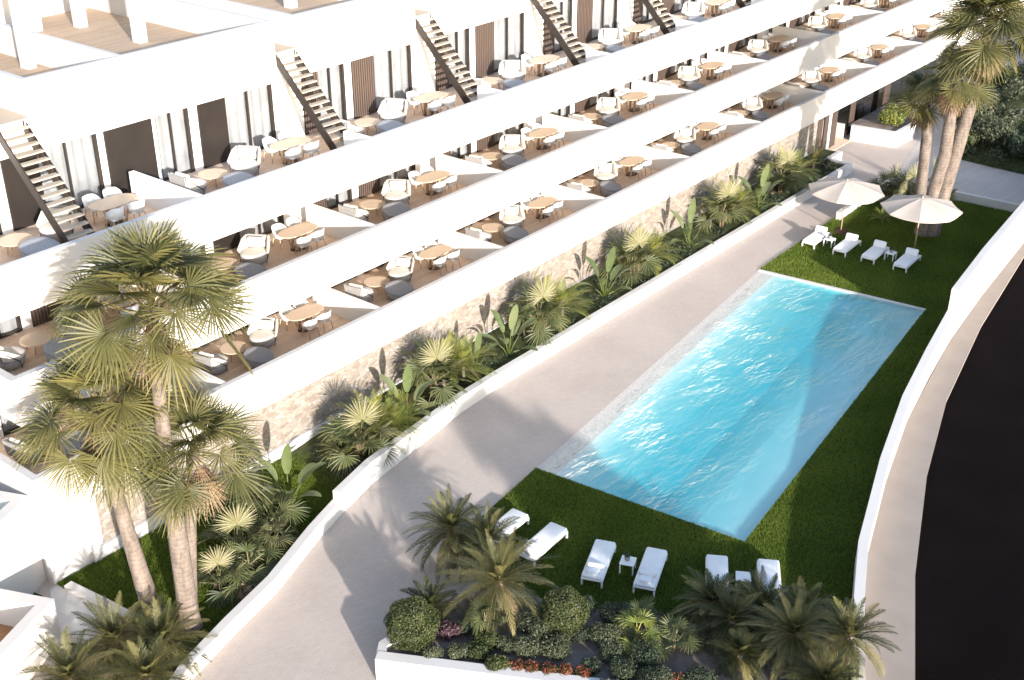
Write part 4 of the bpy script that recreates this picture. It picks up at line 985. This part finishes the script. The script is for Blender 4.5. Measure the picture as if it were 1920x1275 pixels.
for rn, z in DZ.items():
    for k in range(-1, 11):
        b = X0 + W * k; jit = lambda s=.04: rng.normal(0, s)
        where = f'{UN[k + 1]} terrace from left, {rn} row'
        def put(proto, dx, y, rz, lab, grp):
            p = (b + dx, y, z)
            if p[0] > XR - .8 or p[0] < XL + .6: return
            if not seen((p[0], p[1], z + .5)): return
            place(proto, p, rz, lab, grp)
        put(P_t, 2.65, 33.83, jit(.3), f'round oak coffee table, {where}', 'round coffee tables')
        put(P_l, 4.02, 33.78, R(122) + jit(.1), f'cream lounge chair facing left, right of coffee table, {where}', 'lounge chairs facing left')
        put(P_l, 1.5, 33.6, R(-82) + jit(.06), f'cream lounge chair facing right, left of coffee table, {where}', 'lounge chairs facing right')
        put(P_p, 2.78 + jit(.05), 32.62 + jit(.05), R(20) + jit(.2), f'round grey pouf next to the parapet, {where}', 'grey poufs')
        put(P_d, 5.98, 33.5, jit(.02), f'oval oak dining table, {where}', 'oval dining tables')
        for dx, y, rz, nm in ((5.62, 32.92, 0, 'near left'), (6.4, 32.92, 0, 'near right'), (5.62, 34.15, math.pi, 'far left'), (6.4, 34.15, math.pi, 'far right')):
            put(P_c, dx + jit(.03), y + jit(.03), rz + jit(.12), f'white dining chair, {nm} seat, {where}', 'white dining chairs')

# ------------------------------------------------------------------ loungers, side tables, parasols
def make_lounger(near):
    t = thing('sun_lounger', 'x', 'sun lounger')          # head at local +Y
    Lh = 1.0
    MB().rbox((0, 0, .27), (.72, 2.0, .07), .03).build('frame', M['white_metal'], t)
    for sx in (-1, 1):
        for sy in (-1, 1): MB().box(sx * .325 - .028, sy * .95 - .028, 0, sx * .325 + .028, sy * .95 + .028, .236).build('leg', M['white_metal'], t)
    if near:
        MB().rbox((0, 0, .37), (.70, 1.97, .13), .07).build('mattress', M['lounger_fab'], t, True)
        MB().tube([(-.29, .50, .49), (-.2, .50, .495), (.2, .50, .495), (.29, .50, .49)], [.06, .085, .085, .06], 14).build('bolster', M['lounger_fab'], t, True)
        MB().rbox((.02, .74, .46), (.44, .36, .10), .12, R(4), 0, R(6)).build('cushion', M['lounger_fab'], t, True)
    else:
        MB().rbox((0, -.12, .36), (.70, 1.72, .11), .06).build('mattress', M['lounger_fab'], t, True)
        MB().rbox((0, .50, .56), (.64, .16, .36), .07, 0, 0, R(-28)).build('cushion', M['lounger_fab'], t, True)
    return t
def make_side():
    t = thing('side_table', 'x', 'side table')
    MB().rbox((0, 0, .40), (.48, .48, .04), .015).build('tabletop', M['white_metal'], t)
    for sx in (-1, 1):
        for sy in (-1, 1): MB().box(sx * .21 - .022, sy * .21 - .022, 0, sx * .21 + .022, sy * .21 + .022, .38).build('leg', M['white_metal'], t)
    return t
def make_pot():
    t = thing('plant_pot', 'x', 'plant pot')
    MB().lathe([(.06, 0), (.085, .02), (.095, .13), (.085, .16), (.07, .16), (.07, .14), (.01, .13)], 18).build('pot', M['pot'], t, True)
    nb = NB(); leaves(nb, (0, 0, .20), (.10, .10, .09), 160, .04, .5, .1); nb.build('plant', M['darkshrub'], t); return t
Lf, Ln, Sd, Pt = make_lounger(False), make_lounger(True), make_side(), make_pot()
for i, (y, lab) in enumerate([(24.68, 'white sun lounger nearest the paving, first of four under the parasols'), (23.0, 'white sun lounger second from the left under the parasols'),
                              (21.5, 'white sun lounger third from the left under the parasols'), (19.84, 'white sun lounger nearest the tall wall, last of the four far ones')]):
    place(Lf, (55.55 + .06 * i, y, .012), R(-88), lab, 'sun loungers under the parasols')
for p, rz, lab in [((26.5, 17.83, .012), R(112), 'white sun lounger with pillows left of the near side table'), ((27.2, 16.3, .012), R(111), 'white sun lounger with pillows right of the near side table'),
                   ((28.2, 14.45, .012), R(121), 'white sun lounger in the right pair, left one, behind feathery palms'), ((29.05, 13.05, .012), R(121), 'white sun lounger in the right pair, right one, behind feathery palms'),
                   ((26.15, 19.85, .012), R(93), 'white sun lounger slanting out from behind the big feathery palm'), ((25.95, 21.35, .012), R(93), 'white sun lounger mostly hidden behind feathery palms near the paving')]:
    place(Ln, p, rz, lab, 'sun loungers on the near lawn')
for p, rz, lab in [((55.55, 23.95, .012), R(2), 'white side table between the two left far loungers'), ((55.85, 20.77, .012), R(2), 'white side table between the two right far loungers'),
                   ((26.98, 17.03, .012), R(22), 'white side table with a pot between the near loungers'), ((28.62, 13.75, .012), R(30), 'white side table between the right pair of near loungers')]:
    place(Sd, p, rz, lab, 'white side tables')
for p, lab in [((55.55, 23.95, .432), 'small grey plant pot on the left far side table'), ((55.85, 20.77, .432), 'small grey plant pot on the right far side table'), ((26.98, 17.06, .432), 'dark plant pot on the near side table')]:
    place(Pt, p, 0, lab, 'plant pots on the side tables')
def parasol(loc, label, rot):
    t = thing('parasol', label, 'parasol', loc, rot, 'cream parasols')
    n = 8; rr = 1.98; m = MB(); vs_ = []
    lv = [(0.0, 2.86), (.12, 2.84), (.5, 2.66), (.8, 2.49), (1.0, 2.36), (1.003, 2.28)]
    sub = 6
    for f, z in lv:
        for k in range(n * sub):
            a = 2 * math.pi * k / (n * sub); q = (k % sub) / sub
            pol = math.cos(math.pi / n) / math.cos((a % (2 * math.pi / n)) - math.pi / n)
            sag = -.05 * math.sin(math.pi * q) * f
            vs_.append((rr * f * pol * math.cos(a), rr * f * pol * math.sin(a), z + sag * (f < 1.002)+ (sag if f > 1.002 else 0)))
    K = n * sub
    fs = [(j * K + i, j * K + (i + 1) % K, (j + 1) * K + (i + 1) % K, (j + 1) * K + i)[::-1] for j in range(len(lv) - 1) for i in range(K)]
    can = m.add(vs_, fs).build('canopy', M['canopy'], t)
    for k in range(n):
        a = 2 * math.pi * k / n
        MB().tube([(.06 * math.cos(a), .06 * math.sin(a), 2.80), (rr * .985 * math.cos(a), rr * .985 * math.sin(a), 2.315)], .014, 6).build('rib', M['leg_wood'], t)
    MB().tube([(0, 0, 0), (0, 0, 2.9)], .034, 12).build('pole', M['leg_wood'], t, True)
    MB().tube([(0, 0, 2.84), (0, 0, 2.95)], [.05, .02], 10).build('finial', M['leg_wood'], t, True)
    return t
parasol((57.72, 24.33, .01), 'cream octagonal parasol on the left, beside the paving', R(12))
parasol((57.75, 20.3, .01), 'cream octagonal parasol on the right, in front of the thick palm trunks', R(20))
o = MB().lathe([(.55, .0), (.5, .05), (.3, .09), (.02, .11)], 26, 1, .8, (57.7, 24.3, .01)).build('mulch_mound', M['mulch'], None, True); tag(o, 'brown mulch mound round the foot of the left parasol', 'mulch')

# ------------------------------------------------------------------ street palms just below the picture, their shadows fall on the paving
da = R(SUN_AZ); dx_, dy_ = math.cos(da), math.sin(da); nx_, ny_ = math.sin(da), -math.cos(da)
for u, v, h, n, lab in [(16.6, 12.0, 5.8, 44, 'street fan palm standing left of two by the road, below the picture'), (18.0, 10.5, 5.2, 40, 'street fan palm standing right of two by the road, below the picture')]:
    x, y = nx_ * u + dx_ * v, ny_ * u + dy_ * v
    tall_palm((x, y), [(x, y, -.1), (x, y, .5), (x - .1, y + .1, h * .6), (x, y, h)], [.42, .36, .3, .24], n, .9, 1.1, lab, 4)
